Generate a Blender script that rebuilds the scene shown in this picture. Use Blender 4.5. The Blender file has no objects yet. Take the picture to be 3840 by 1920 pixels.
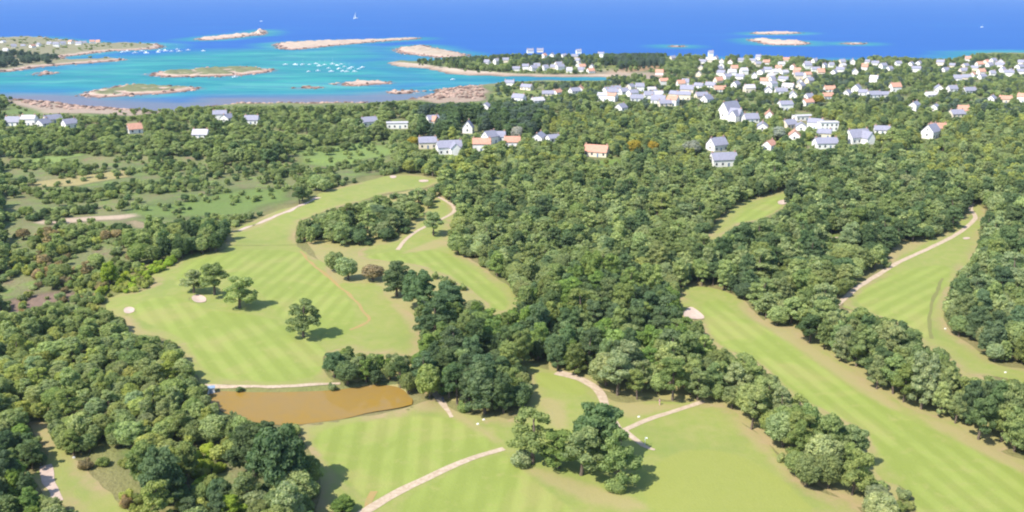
import bpy, bmesh, math, random
import numpy as np
from mathutils import Vector, Matrix
from mathutils.geometry import delaunay_2d_cdt

random.seed(7); rng = np.random.default_rng(7)
SC = bpy.context.scene
COL = SC.collection

# ------------------------------------------------------------------ camera, sky, sun, exposure
CAM_H = 100.0; F = 2230.0; YH = -40.0            # drone height in metres; focal length and horizon row for a 2576 x 1288 frame
PITCH = math.atan((644 - YH) / F)
cam = bpy.data.cameras.new('camera'); cam.sensor_width = 36.0; cam.lens = 36.0 * F / 2576.0
cam.clip_start = 1.0; cam.clip_end = 90000.0
camo = bpy.data.objects.new('camera', cam); COL.objects.link(camo)
camo.location = (0, 0, CAM_H); camo.rotation_euler = (math.pi / 2 - PITCH, 0, 0)
SC.camera = camo

SUN_EL = math.radians(51); SUN_DIR2 = Vector((-0.80, -0.60)).normalized()
sdir = Vector((SUN_DIR2.x * math.cos(SUN_EL), SUN_DIR2.y * math.cos(SUN_EL), math.sin(SUN_EL)))
world = bpy.data.worlds.new('World'); SC.world = world; world.use_nodes = True
wn = world.node_tree.nodes; wl = world.node_tree.links
sky = wn.new('ShaderNodeTexSky'); sky.sky_type = 'NISHITA'; sky.sun_disc = False
sky.sun_elevation = SUN_EL; sky.sun_rotation = math.atan2(sdir.x, sdir.y)
sky.air_density = 1.0; sky.dust_density = 0.6; sky.ozone_density = 2.0
wn['Background'].inputs[1].default_value = 0.15
wl.new(sky.outputs[0], wn['Background'].inputs[0])
sun = bpy.data.lights.new('sun', 'SUN'); sun.energy = 4.2; sun.angle = math.radians(0.5); sun.color = (1.0, 0.95, 0.86)
suno = bpy.data.objects.new('sun', sun); COL.objects.link(suno)
suno.rotation_euler = (-sdir).to_track_quat('-Z', 'Y').to_euler(); suno.location = (-200, -60, 400)
SC.view_settings.view_transform = 'Standard'; SC.view_settings.look = 'None'
SC.view_settings.gamma = 1.0; SC.view_settings.exposure = 0.95
SC.view_settings.use_curve_mapping = False
SC.render.engine = 'CYCLES'
SC.cycles.max_bounces = 5; SC.cycles.diffuse_bounces = 2; SC.cycles.glossy_bounces = 2
SC.cycles.transmission_bounces = 2; SC.cycles.volume_bounces = 0; SC.cycles.transparent_max_bounces = 4
SC.cycles.use_denoising = True
SC.cycles.caustics_reflective = False; SC.cycles.caustics_refractive = False
SC.cycles.filter_width = 2.1

# ------------------------------------------------------------------ picking points: frame pixel (2576 x 1288) to the place on the ground
CT, ST = math.cos(PITCH), math.sin(PITCH)
SEA = -3.0
def unproj(pts, z=0.0):
    p = np.atleast_2d(np.asarray(pts, float))
    cx = (p[:, 0] - 1288) / F; cy = (644 - p[:, 1]) / F
    dy = CT + cy * ST; dz = -ST + cy * CT
    t = (z - CAM_H) / dz
    return np.stack([cx * t, dy * t], 1)
def proj(x, y, z):
    zz = z - CAM_H
    d = y * CT - zz * ST; u = y * ST + zz * CT
    return 1288 + F * x / d, 644 - F * u / d, d
def smooth(e0, e1, x):
    t = np.clip((x - e0) / (e1 - e0), 0, 1); return t * t * (3 - 2 * t)
def inside(poly, x, y):
    r = np.zeros(np.shape(x), bool); n = len(poly); j = n - 1
    for i in range(n):
        xi, yi = poly[i]; xj, yj = poly[j]
        if yi != yj:
            r ^= ((yi > y) != (yj > y)) & (x < (xj - xi) * (y - yi) / (yj - yi) + xi)
        j = i
    return r
def sdist(poly, x, y):
    """distance to the outline, positive inside"""
    d = np.full(np.shape(x), 1e18); n = len(poly)
    for i in range(n):
        ax, ay = poly[i]; bx, by = poly[(i + 1) % n]
        ex, ey = bx - ax, by - ay; L = ex * ex + ey * ey + 1e-12
        t = np.clip(((x - ax) * ex + (y - ay) * ey) / L, 0, 1)
        d = np.minimum(d, (x - ax - t * ex) ** 2 + (y - ay - t * ey) ** 2)
    d = np.sqrt(d)
    return np.where(inside(poly, x, y), d, -d)
def chaikin(p, k=2, closed=True):
    p = np.asarray(p, float)
    for _ in range(k):
        if closed: a, b = p, np.roll(p, -1, 0)
        else: a, b = p[:-1], p[1:]
        q = np.empty((len(a) * 2, 2)); q[0::2] = .75 * a + .25 * b; q[1::2] = .25 * a + .75 * b
        if not closed: q = np.vstack([p[:1], q, p[-1:]])
        p = q
    return p
def wob(x, y, s, k=0.0):
    """soft wandering noise, about -1 to 1"""
    x = x / s; y = y / s
    return (np.sin(x * 1.3 + 2.1 * np.sin(y * .7 + k) + k) + np.sin(y * 1.7 - 1.7 * np.sin(x * .9 - k) + 2 * k) + .6 * np.sin(2.9 * x + 1.3 * y + 1.1 * np.sin(1.9 * y - x) + k)) / 2.6

# ------------------------------------------------------------------ outlines read from the photograph
FAIRWAY_A = [(508,967),(500,960),(487,931),(462,886),(440,862),(400,846),(345,842),(322,836),(317,804),(280,789),(262,776),(268,752),(312,740),(362,730),(397,716),(378,694),(425,677),(447,656),(493,637),(520,641),(575,632),(567,618),(573,590),(590,573),(633,553),(697,527),(760,515),(800,487),(859,470),(925,455),(985,438),(1052,436),(1085,448),(1118,452),(1092,466),(1075,474),(1010,481),(945,493),(905,509),(850,521),(765,548),(744,562),(741,612),(765,632),(802,650),(824,668),(841,711),(900,716),(956,713),(981,752),(1034,786),(1059,818),(1054,896),(1019,896),(985,884),(945,893),(919,890),(870,872),(811,888),(814,936),(850,966),(690,975),(590,970)]
MOWN_A1 = [(520,950),(470,860),(440,840),(330,800),(330,770),(420,745),(480,765),(560,790),(700,800),(760,850),(830,880),(812,940),(700,965)]
MOWN_A2 = [(420,740),(470,660),(560,645),(600,632),(745,626),(800,665),(850,725),(905,790),(860,860),(760,850),(690,780),(640,720),(560,690)]
FAIRWAY_B = [(1096,498),(1112,494),(1152,528),(1137,552),(1122,598),(1145,640),(1205,660),(1256,704),(1288,722),(1308,768),(1262,796),(1240,790),(1222,765),(1179,722),(1099,688),(1029,662),(955,655),(905,650),(893,624),(992,602),(1042,578),(1067,537),(1089,517)]
MOWN_B = [(910,640),(1000,628),(1120,628),(1160,660),(1230,700),(1285,760),(1262,790),(1225,765),(1160,705),(1060,665),(960,655)]
FAIRWAY_D = [(1700,728),(1740,722),(1788,722),(1840,738),(1880,760),(1903,796),(1940,818),(2017,829),(2032,866),(2094,906),(2139,933),(2182,968),(2250,1003),(2275,1036),(2394,1060),(2444,1098),(2532,1143),(2600,1160),(2600,1320),(2307,1320),(2294,1228),(2200,1200),(2184,1116),(2179,1086),(2087,1050),(2032,1018),(1989,988),(1932,933),(1883,898),(1790,866),(1776,845),(1763,806),(1720,790),(1710,752)]
MOWN_D = [(1760,760),(1810,745),(1850,790),(1960,850),(2060,910),(2150,980),(2260,1050),(2400,1110),(2600,1190),(2600,1320),(2310,1320),(2290,1230),(2190,1120),(2185,1090),(2090,1048),(1990,985),(1930,930),(1880,895),(1795,862),(1780,810)]
FAIRWAY_F = [(2100,770),(2182,700),(2216,688),(2250,662),(2228,648),(2262,612),(2334,604),(2398,578),(2428,540),(2436,524),(2446,512),(2475,522),(2481,535),(2464,568),(2461,635),(2425,676),(2402,690),(2382,744),(2371,786),(2387,836),(2420,850),(2470,884),(2490,912),(2530,922),(2600,928),(2600,978),(2557,960),(2500,948),(2432,952),(2402,916),(2382,878),(2320,869),(2302,826),(2267,814),(2227,800),(2175,784)]
MOWN_F = [(2150,740),(2240,690),(2330,668),(2400,668),(2378,720),(2345,780),(2335,830),(2340,866),(2305,824),(2230,798),(2165,775)]
FAIRWAY_H = [(1777,596),(1801,565),(1834,536),(1857,512),(1904,497),(1971,480),(2008,483),(1984,515),(1957,532),(1921,552),(1851,568),(1810,600),(1790,607)]
MOWN_H = [(1840,562),(1880,525),(1940,500),(1975,495),(1965,525),(1920,548),(1860,562)]
FAIRWAY_I = [(744,1068),(869,1053),(960,1040),(1019,1031),(1048,1016),(1090,1003),(1102,985),(1130,1025),(1169,1040),(1240,1042),(1290,1060),(1335,1012),(1338,940),(1298,905),(1320,902),(1363,927),(1430,942),(1483,948),(1520,1000),(1560,1012),(1640,1010),(1763,1012),(1800,1014),(1843,1031),(1880,1080),(1932,1112),(1977,1191),(2040,1231),(2094,1254),(2150,1262),(2190,1320),(790,1320),(800,1260),(812,1190),(781,1141),(765,1110)]
MOWN_I1 = [(782,1090),(870,1065),(1020,1042),(1110,1040),(1170,1060),(1240,1105),(1245,1128),(1150,1160),(1010,1225),(930,1262),(880,1215),(800,1140)]
MOWN_I2 = [(1000,1320),(1020,1250),(1120,1200),(1200,1160),(1280,1140),(1330,1200),(1400,1260),(1480,1320)]
DRY = [[(1270,1150),(1340,1178),(1420,1198),(1500,1228),(1600,1256),(1650,1300),(1520,1292),(1400,1240),(1310,1190)],[(1850,745),(1900,798),(2030,838),(2045,872),(2105,915),(2195,978),(2270,1030),(2250,1046),(2150,990),(2060,925),(1950,850),(1860,785)],[(2280,1045),(2400,1070),(2540,1150),(2600,1175),(2600,1200),(2500,1160),(2380,1100)],[(300,790),(325,838),(400,848),(450,870),(490,935),(470,920),(430,868),(370,835),(330,800)],[(1098,1005),(1180,1045),(1262,1100),(1272,1128),(1215,1098),(1135,1045)],[(1345,995),(1420,1005),(1440,1070),(1400,1092),(1362,1050)],[(1046,1018),(1098,1004),(1112,1034),(1030,1034)],[(960,716),(1035,782),(1058,835),(1030,812),(975,765)],[(1840,1035),(1930,1115),(1980,1192),(2060,1240),(1980,1215),(1910,1140),(1850,1075)],[(790,1130),(830,1180),(900,1240),(940,1270),(900,1262),(820,1200)],[(590,580),(640,558),(700,532),(790,498),(700,545),(620,580)],[(990,640),(1090,600),(1120,600),(1125,618),(1050,632)],[(1520,1010),(1640,1014),(1760,1016),(1640,1040),(1560,1060)],[(2130,690),(2260,612),(2340,604),(2330,618),(2240,660),(2180,700)]]
GREEN_I3 = [(1610,1230),(1660,1160),(1740,1135),(1830,1140),(1920,1180),(2000,1240),(2080,1320),(1640,1320)]
MOWN_I4 = [(1345,935),(1370,935),(1440,950),(1480,985),(1465,1000),(1400,985),(1350,970)]
CLEARING = [(67,1062),(107,1058),(140,1101),(190,1161),(250,1216),(287,1248),(362,1320),(225,1320),(170,1276),(150,1261),(104,1246),(78,1201),(116,1173),(124,1141),(100,1116),(88,1085)]
POND = [(526,988),(545,984),(644,989),(794,986),(869,981),(931,969),(1001,973),(1026,998),(1044,1015),(994,1026),(919,1036),(869,1051),(764,1063),(731,1067),(640,1060),(560,1035),(530,1010)]
BUNKERS = [[(311,779),(326,775),(340,779),(338,789),(322,792),(312,789)],[(482,750),(500,746),(518,752),(521,764),(500,768),(484,762)],[(1716,788),(1735,769),(1752,778),(1773,796),(1770,803),(1745,802),(1725,798)],[(1955,505),(1982,503),(1978,514),(1958,515)],[(1052,452),(1075,451),(1080,457),(1056,460)],[(980,440),(998,440),(996,447),(982,448)],[(2420,598),(2440,596),(2441,601),(2424,603)]]
FIELDS = [  # open ground round the course: outline, colour, softness
 ([(45,466),(150,450),(330,426),(322,446),(200,468),(140,470)], (.48,.40,.17), 4),
 ([(60,408),(110,396),(215,386),(214,394),(150,406),(90,416)], (.26,.36,.10), 4),
 ([(720,388),(800,370),(900,360),(985,365),(990,388),(930,402),(860,418),(760,410)], (.25,.35,.09), 12),
 ([(330,520),(480,500),(640,470),(740,474),(742,500),(690,515),(620,535),(480,545),(330,540)], (.20,.29,.07), 12),
 ([(78,562),(140,548),(220,545),(340,538),(362,545),(300,556),(200,558),(130,568)], (.66,.50,.36), 4),
 ([(320,560),(345,555),(375,568),(370,578),(345,575)], (.40,.31,.18), 4),
 ([(245,745),(272,720),(330,700),(350,682),(425,660),(440,668),(382,692),(392,715),(340,735)], (.22,.30,.04), 4),
 ([(0,752),(60,735),(150,728),(200,735),(120,760),(40,785),(0,790)], (.30,.20,.15), 8),
 ([(1225,235),(1330,228),(1370,226),(1375,236),(1300,245),(1240,250)], (.26,.32,.08), 8),
 ([(1520,190),(1530,176),(1600,168),(1660,165),(1662,172),(1600,180)], (.42,.27,.14), 5),
 ([(1520,165),(1560,164),(1540,176),(1490,180)], (.25,.28,.08), 5),
 ([(0,278),(80,272),(140,282),(140,292),(60,290),(0,288)], (.19,.27,.08), 8),
 ([(1228,462),(1270,430),(1278,444),(1276,470),(1240,478)], (.30,.36,.10), 3),
 ([(1490,405),(1560,402),(1570,412),(1520,422)], (.20,.30,.06), 4),
 ([(2060,595),(2100,590),(2165,600),(2150,612),(2080,610)], (.22,.30,.06), 3),
 ([(1640,560),(1672,555),(1668,566),(1645,570)], (.20,.34,.06), 3),
 ([(2010,360),(2060,350),(2110,352),(2100,365),(2030,372)], (.24,.33,.07), 4),
 ([(2270,372),(2330,358),(2330,378),(2280,392)], (.22,.32,.07), 4),
 ([(460,1155),(510,1140),(560,1155),(540,1200),(500,1210)], (.17,.24,.03), 3),
 ([(200,1150),(270,1130),(330,1150),(360,1240),(300,1250),(240,1200)], (.20,.19,.09), 4),
 ([(1020,250),(1070,230),(1150,214),(1212,209),(1228,235),(1220,258),(1100,260)], (.50,.36,.27), 10),
 ([(10,252),(100,256),(200,264),(330,273),(430,279),(330,290),(130,288),(60,270)], (.52,.39,.30), 8),
 ([(942,163),(1000,154),(1060,160),(1190,178),(1330,185),(1510,190),(1522,195),(1325,196),(1192,194),(1092,189),(1040,176)], (.80,.66,.52), 8),
 ([(2190,352),(2225,362),(2215,392),(2185,395)], (.24,.27,.09), 3),
]
SEA_VIEW = [(-900,-60),(-900,225),(0,228),(28,240),(35,262),(110,283),(270,286),(285,275),(400,268),(440,274),(450,264),(560,266),(760,265),(900,262),(975,252),(1225,256),(1240,222),(1250,204),(1522,203),(1525,194),(1440,192),(1300,190),(1190,183),(1110,176),(1040,162),(1052,147),(1265,134),(1660,133),(1950,137),(2000,136),(2094,150),(2150,150),(2184,138),(2350,146),(2400,145),(2440,133),(2576,134),(3400,134),(3400,-60)]
OPEN_RAW = [SEA_VIEW, [(1708,792),(1730,762),(1760,772),(1782,800),(1770,808),(1722,803)], [(2082,776),(2170,694),(2205,690),(2130,778)], FAIRWAY_A, FAIRWAY_B, FAIRWAY_D, FAIRWAY_F, FAIRWAY_H, FAIRWAY_I, CLEARING, POND] + [f[0] for f in FIELDS if f[1] not in ((.22,.30,.04), (.17,.24,.03))]
MAINLAND = [(-700,262),(-200,250),(0,252),(30,246),(100,252),(200,261),(333,271),(433,276),(520,268),(600,258),(700,257),(859,258),(925,257),(1025,248),(1059,231),(1092,221),(1159,214),(1212,208),(1260,203),(1400,202),(1522,203),(1529,197),(1440,196),(1325,196),(1192,194),(1092,188),(1059,175),(1000,169),(942,163),(962,155),(1020,152),(1060,155),(1120,156),(1190,152),(1265,147),(1325,144),(1400,143),(1519,144),(1600,146),(1659,148),(1717,150),(1850,151),(1950,151),(2094,157),(2184,153),(2350,156),(2424,150),(2440,135),(2534,131),(2700,133),(3300,150),(9000,300),(9000,1320),(2800,30000),(-2800,30000),(-6000,1320)]
ISLES = [ # outline, peak height, grass on top
 ([(-300,95),(0,96),(100,94),(150,101),(200,104),(222,112),(270,110),(390,110),(412,118),(390,124),(330,127),(272,129),(222,136),(152,144),(162,151),(205,152),(302,148),(317,152),(240,158),(160,164),(100,169),(50,177),(0,182),(-300,200)], 6.0, .8),
 ([(487,99),(530,93),(600,86),(640,85),(655,76),(664,76),(663,86),(640,89),(590,96),(520,102)], 6.0, 0),
 ([(638,89),(646,81),(655,77),(664,78),(666,85),(655,90)], 26.0, 0),
 ([(690,110),(740,106),(850,102),(920,101),(1000,98),(1050,95),(1050,99),(960,104),(930,107),(860,113),(770,123),(720,126),(702,120)], 5.0, .15),
 ([(370,188),(400,181),(520,172),(600,168),(650,172),(695,176),(660,184),(600,191),(480,194),(400,194)], 5.0, 1.0),
 ([(200,240),(240,229),(290,218),(350,214),(430,218),(505,220),(470,230),(380,238),(290,243),(230,247)], 5.0, 1.0),
 ([(990,124),(1030,117),(1070,114),(1086,122),(1110,126),(1188,140),(1150,146),(1100,145),(1060,140),(1010,134)], 5.5, .25),
 ([(88,186),(110,181),(142,182),(130,187),(100,189)], 2.5, 0),
 ([(848,211),(900,204),(960,205),(990,210),(930,215),(870,216)], 3.2, 0),
 ([(972,233),(1010,228),(1066,228),(1040,235),(1000,237)], 2.6, 0),
 ([(735,223),(770,219),(812,219),(790,223)], 1.6, 0),
 ([(1884,84),(1930,81),(1990,81),(2022,83),(1980,86),(1920,87)], 4.5, 0),
 ([(1880,101),(1905,98),(1925,97),(1940,103),(1980,103),(2025,105),(2036,112),(1990,114),(1935,113),(1910,107)], 6.5, 0),
 ([(2112,110),(2150,108),(2182,110),(2150,113)], 2.6, 0),
 ([(1680,117),(1700,115),(1726,117),(1705,119)], 2.4, 0),
]
LAGOON = [(-900,185),(0,176),(160,163),(300,140),(420,130),(520,130),(640,120),(720,122),(880,116),(980,116),(1000,140),(950,156),(1070,186),(1300,198),(1530,199),(1200,212),(1080,224),(1000,245),(860,250),(500,250),(200,245),(0,225),(-900,235)]
W = lambda p, z=0.0, k=2: chaikin(unproj(p, z), k)
wPOND = W(POND, -.5); wBUNK = [W(b) for b in BUNKERS]
wMAIN = unproj(MAINLAND[:-4], SEA); wMAIN = np.vstack([chaikin(wMAIN, 1, False), [(6000, 900), (6000, -600), (-6000, -600), (-6000, 800)]])
wISLES = [(W(p, SEA, 1), h, g) for p, h, g in ISLES]
wLAG = W(LAGOON, SEA)

def height(x, y):
    x = np.asarray(x, float); y = np.asarray(y, float)
    z = .75 * wob(x, y, 42, .6) + .35 * wob(x, y, 17, 2.0)
    z = z + 1.0 * smooth(330, 700, y) * wob(x, y, 120, 1.2)
    m = (np.abs(x) < 180) & (y < 460)
    for i, b in enumerate(wBUNK):
        if m.any():
            s = np.full(x.shape, -99.); s[m] = sdist(b, x[m], y[m]); z = z - .28 * smooth(-.3, 2.6, s) + .14 * np.exp(-((s + .8) / .9) ** 2)
    if m.any():
        s = np.full(x.shape, -99.); s[m] = sdist(wPOND, x[m], y[m])
        f = smooth(-2.5, 1.5, s); z = z * (1 - smooth(-9, -2.5, s)) * (1 - f) - 1.4 * f
    c = y > 520
    if c.any():
        s = np.full(x.shape, 999.); s[c] = sdist(wMAIN, x[c], y[c])
        s = s + 4 * wob(x, y, 9, 3.) + 6 * wob(x, y, 31, 1.)
        f = smooth(-5, 34, s)
        z = np.where(c, (z + 1.5 * smooth(30, 200, s)) * f + (SEA - 2.2) * (1 - f), z)
    return z

def hz(x, y): return float(height(np.array([x]), np.array([y]))[0])
def ground_at(px, py, n=3):
    z = 0.0
    for _ in range(n):
        q = unproj([(px, py)], z)[0]; z = hz(q[0], q[1])
    return q[0], q[1], z

# ------------------------------------------------------------------ materials
def mat(name):
    m = bpy.data.materials.new(name); m.use_nodes = True
    nt = m.node_tree; b = nt.nodes['Principled BSDF']
    b.inputs['Roughness'].default_value = .85; b.inputs['Specular IOR Level'].default_value = .2
    return m, nt, b
class NB:
    def __init__(s, nt): s.nt = nt
    def n(s, t, **k):
        a = s.nt.nodes.new(t)
        for q, v in k.items(): setattr(a, q, v)
        return a
    def l(s, a, b): s.nt.links.new(a, b)
    def inp(s, sock, v):
        if hasattr(v, 'is_output'): s.l(v, sock)
        elif isinstance(v, tuple) and len(v) == 3: sock.default_value = (*v, 1)
        else: sock.default_value = v
    def math(s, op, a, b=0.0, clamp=False):
        m = s.n('ShaderNodeMath', operation=op, use_clamp=clamp); s.inp(m.inputs[0], a); s.inp(m.inputs[1], b); return m.outputs[0]
    def mix(s, f, a, b, mode='MIX'):
        m = s.n('ShaderNodeMix', data_type='RGBA', blend_type=mode); s.inp(m.inputs[0], f); s.inp(m.inputs[6], a); s.inp(m.inputs[7], b); return m.outputs[2]
    def noise(s, scale, detail=3, vec=None, rough=.55, dist=0.0):
        m = s.n('ShaderNodeTexNoise'); m.inputs['Scale'].default_value = scale; m.inputs['Detail'].default_value = detail
        m.inputs['Roughness'].default_value = rough; m.inputs['Distortion'].default_value = dist
        if vec is not None: s.l(vec, m.inputs['Vector'])
        return m.outputs[0]
    def ramp(s, f, lo, hi):
        m = s.n('ShaderNodeMapRange', clamp=True); s.inp(m.inputs[0], f); s.inp(m.inputs[1], lo); s.inp(m.inputs[2], hi); return m.outputs[0]
    def attr(s, name, kind='GEOMETRY'):
        a = s.n('ShaderNodeAttribute', attribute_name=name, attribute_type=kind); return a
    def pos(s): return s.n('ShaderNodeNewGeometry').outputs['Position']
    def bump(s, h, strength, dist, bsdf):
        b = s.n('ShaderNodeBump'); b.inputs['Strength'].default_value = strength; b.inputs['Distance'].default_value = dist
        s.l(h, b.inputs['Height']); s.l(b.outputs[0], bsdf.inputs['Normal'])

def ground_material():
    m, nt, b = mat('heath_ground'); N = NB(nt); p = N.pos()
    n1 = N.noise(.022, 4, p, .6); n2 = N.noise(.12, 4, p, .6); n3 = N.noise(.9, 3, p, .65)
    c = N.mix(N.ramp(n1, .40, .60), (.135, .165, .058), (.20, .19, .085))
    c = N.mix(N.ramp(n2, .50, .68), c, (.165, .225, .055))
    c = N.mix(N.ramp(n2, .30, .42), (.20, .15, .09), c)
    a = N.attr('cover')
    f = N.math('MULTIPLY', a.outputs['Alpha'], N.ramp(N.math('ADD', n3, N.math('MULTIPLY', a.outputs['Alpha'], .5)), .42, .72))
    cov = N.mix(N.ramp(n2, .35, .7), N.mix(.18, a.outputs['Color'], (.15, .13, .06)), a.outputs['Color'])
    c = N.mix(f, c, cov)
    c = N.mix(N.ramp(n3, .3, .75), N.mix(1.0, c, (.72, .72, .72), 'MULTIPLY'), c)
    N.l(c, b.inputs['Base Color']); N.bump(N.math('ADD', n3, n2), .9, .5, b)
    return m
def turf_material(period=5.2):
    m, nt, b = mat('fairway_turf'); N = NB(nt); p = N.pos()
    n1 = N.noise(.05, 3, p, .6, .5); n2 = N.noise(.28, 4, p, .65); n3 = N.noise(2.5, 2, p, .6)
    su = N.attr('stripe').outputs['Fac']; mo = N.attr('mown').outputs['Fac']; ed = N.attr('edge').outputs['Fac']; fine = N.attr('fine').outputs['Fac']
    w = N.math('ADD', su, N.math('MULTIPLY', N.math('SUBTRACT', n2, .5), .8))
    sw = N.ramp(N.math('SINE', N.math('MULTIPLY', w, 2 * math.pi / period)), -.6, .6)
    sw = N.math('MULTIPLY', sw, N.ramp(n1, .32, .6))
    mown = N.mix(sw, (.194, .232, .049), (.244, .286, .067))
    mown = N.mix(N.ramp(n2, .55, .75), mown, (.252, .258, .076))
    mown = N.mix(N.math('MULTIPLY', N.ramp(n1, .50, .68), .6), mown, (.265, .245, .084))
    mown = N.mix(fine, mown, N.mix(n2, (.218, .240, .054), (.240, .252, .064)))
    rough = N.mix(N.ramp(n2, .38, .66), (.206, .238, .056), (.244, .246, .076))
    rough = N.mix(N.math('MULTIPLY', N.ramp(n1, .50, .66), .7), rough, (.175, .215, .052))
    dry = N.mix(n2, (.31, .235, .125), (.25, .21, .088))
    rough = N.mix(N.math('MULTIPLY', N.ramp(N.math('ADD', ed, N.math('MULTIPLY', N.math('SUBTRACT', n2, .5), 9.0)), 4.2, .2), N.ramp(n1, .40, .56)), rough, dry)
    c = N.mix(N.ramp(N.math('ADD', mo, N.math('MULTIPLY', N.math('SUBTRACT', n2, .5), .5)), .3, .7), rough, mown)
    dv = N.math('ADD', N.attr('dry').outputs['Fac'], N.math('MULTIPLY', N.math('SUBTRACT', n2, .5), .9))
    c = N.mix(N.math('MULTIPLY', N.ramp(dv, .25, .95), .62), c, N.mix(n2, (.34, .245, .135), (.27, .225, .10)))
    c = N.mix(n3, N.mix(1.0, c, (.86, .86, .84), 'MULTIPLY'), N.mix(1.0, c, (1.08, 1.08, 1.08), 'MULTIPLY'))
    N.l(c, b.inputs['Base Color']); N.bump(N.math('ADD', N.math('MULTIPLY', n2, 1.5), n3), .5, .12, b)
    return m
def two_tone(name, c1, c2, scale, rough=.9, bumpd=.05, c3=None):
    m, nt, b = mat(name); N = NB(nt); p = N.pos(); n = N.noise(scale, 4, p, .65)
    c = N.mix(N.ramp(n, .35, .65), c1, c2)
    if c3: c = N.mix(N.ramp(N.noise(scale * .3, 3, p), .5, .62), c, c3)
    N.l(c, b.inputs['Base Color']); b.inputs['Roughness'].default_value = rough
    if bumpd: N.bump(n, .5, bumpd, b)
    return m
def leaf_material(name, kind):
    m, nt, b = mat(name); N = NB(nt); nt.nodes.remove(b)
    g = N.n('ShaderNodeNewGeometry')
    col = N.n('ShaderNodeObjectInfo').outputs['Color'] if kind == 'OBJECT' else N.attr('tint', 'INSTANCER').outputs['Color']
    r = g.outputs['Random Per Island']
    c = N.mix(r, N.mix(1.0, col, (.80, .83, .82), 'MULTIPLY'), N.mix(1.0, col, (1.22, 1.2, 1.12), 'MULTIPLY'))
    n = N.noise(.55, 2, g.outputs['Position'])
    c = N.mix(N.ramp(n, .35, .7), N.mix(1.0, c, (.8, .84, .86), 'MULTIPLY'), N.mix(1.0, c, (1.15, 1.1, 1.0), 'MULTIPLY'))
    d = N.n('ShaderNodeBsdfDiffuse'); t = N.n('ShaderNodeBsdfTranslucent'); N.l(c, d.inputs[0])
    N.l(N.mix(1.0, c, (1.1, 1.25, .6), 'MULTIPLY'), t.inputs[0])
    mx = N.n('ShaderNodeMixShader'); mx.inputs[0].default_value = .45; N.l(d.outputs[0], mx.inputs[1]); N.l(t.outputs[0], mx.inputs[2])
    N.l(mx.outputs[0], nt.nodes['Material Output'].inputs[0])
    return m
def plain(name, c, rough=.7, var=.12, scale=.6):
    return two_tone(name, tuple(v * (1 - var) for v in c), tuple(min(1, v * (1 + var)) for v in c), scale, rough, 0)
def sea_material():
    m, nt, b = mat('sea_water'); N = NB(nt); p = N.pos()
    mp = N.n('ShaderNodeMapping'); mp.inputs['Scale'].default_value = (.35, 1, 1); N.l(p, mp.inputs[0]); v = mp.outputs[0]
    n1 = N.noise(.006, 4, v, .6); n2 = N.noise(.03, 4, v, .6)
    sh = N.attr('shallow').outputs['Fac']; we = N.attr('weed').outputs['Fac']
    deep = N.mix(n1, (.012, .075, .265), (.016, .092, .31))
    turq = N.mix(N.ramp(n2, .35, .7), (.013, .145, .185), (.026, .225, .215))
    turq = N.mix(N.math('MULTIPLY', N.ramp(N.noise(.014, 5, v, .65, 1.0), .5, .68), .8), turq, (.075, .285, .255))
    c = N.mix(N.ramp(N.math('ADD', sh, N.math('MULTIPLY', N.math('SUBTRACT', n1, .5), .7)), .05, .95), deep, turq)
    c = N.mix(N.math('MULTIPLY', N.ramp(N.noise(.045, 4, v, .65), .52, .66), N.math('MULTIPLY', sh, .55)), c, (.045, .13, .24))
    c = N.mix(N.ramp(N.math('ADD', we, N.math('MULTIPLY', N.math('SUBTRACT', n2, .5), .9)), .25, 1.0), c, (.125, .135, .185))
    nt.nodes.remove(b); df = N.n('ShaderNodeBsdfDiffuse'); gl = N.n('ShaderNodeBsdfGlossy'); gl.inputs['Roughness'].default_value = .3; mx = N.n('ShaderNodeMixShader'); mx.inputs[0].default_value = .07
    N.l(c, df.inputs[0]); N.l(df.outputs[0], mx.inputs[1]); N.l(gl.outputs[0], mx.inputs[2]); N.l(mx.outputs[0], nt.nodes['Material Output'].inputs[0])
    bp = N.n('ShaderNodeBump'); bp.inputs['Strength'].default_value = .35; bp.inputs['Distance'].default_value = 1.2
    N.l(N.math('ADD', N.noise(.12, 4, v, .7), N.noise(.6, 2, v)), bp.inputs['Height']); N.l(bp.outputs[0], df.inputs['Normal']); N.l(bp.outputs[0], gl.inputs['Normal'])
    return m
def rock_material():
    m, nt, b = mat('granite_shore'); N = NB(nt); p = N.pos(); n = N.noise(.08, 5, p, .7); n2 = N.noise(.02, 3, p)
    z = N.attr('rise').outputs['Fac']; gr = N.attr('grass').outputs['Fac']
    zz = N.math('ADD', z, N.math('MULTIPLY', N.math('SUBTRACT', n, .5), 1.6))
    c = N.mix(N.ramp(zz, .15, .8), (.12, .075, .06), (.30, .19, .145))
    c = N.mix(N.ramp(zz, .8, 1.5), c, N.mix(n2, (.46, .385, .31), (.37, .24, .185)))
    c = N.mix(N.math('MULTIPLY', gr, N.ramp(zz, 1.3, 2.0)), c, N.mix(n, (.11, .125, .055), (.165, .165, .08)))
    N.l(c, b.inputs['Base Color']); N.bump(n, .8, 1.5, b)
    return m
M_GROUND = ground_material(); M_TURF = turf_material(); M_SEA = sea_material(); M_ROCK = rock_material()
M_PATH = two_tone('pale_gravel', (.34, .255, .175), (.45, .36, .265), .9, .95)
M_SAND = two_tone('pink_sand', (.39, .29, .235), (.46, .36, .29), .7, .95)
M_DIRT = two_tone('orange_dirt', (.32, .21, .085), (.27, .22, .08), .5, .95)
M_DARKTRACK = two_tone('worn_track', (.15, .16, .05), (.18, .175, .06), .6)
M_BARK = two_tone('bark', (.10, .075, .055), (.17, .13, .10), 2.0)
M_LEAF = leaf_material('leaves', 'OBJECT'); M_LEAFI = leaf_material('leaves_of_the_mass', 'INSTANCER')
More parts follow.
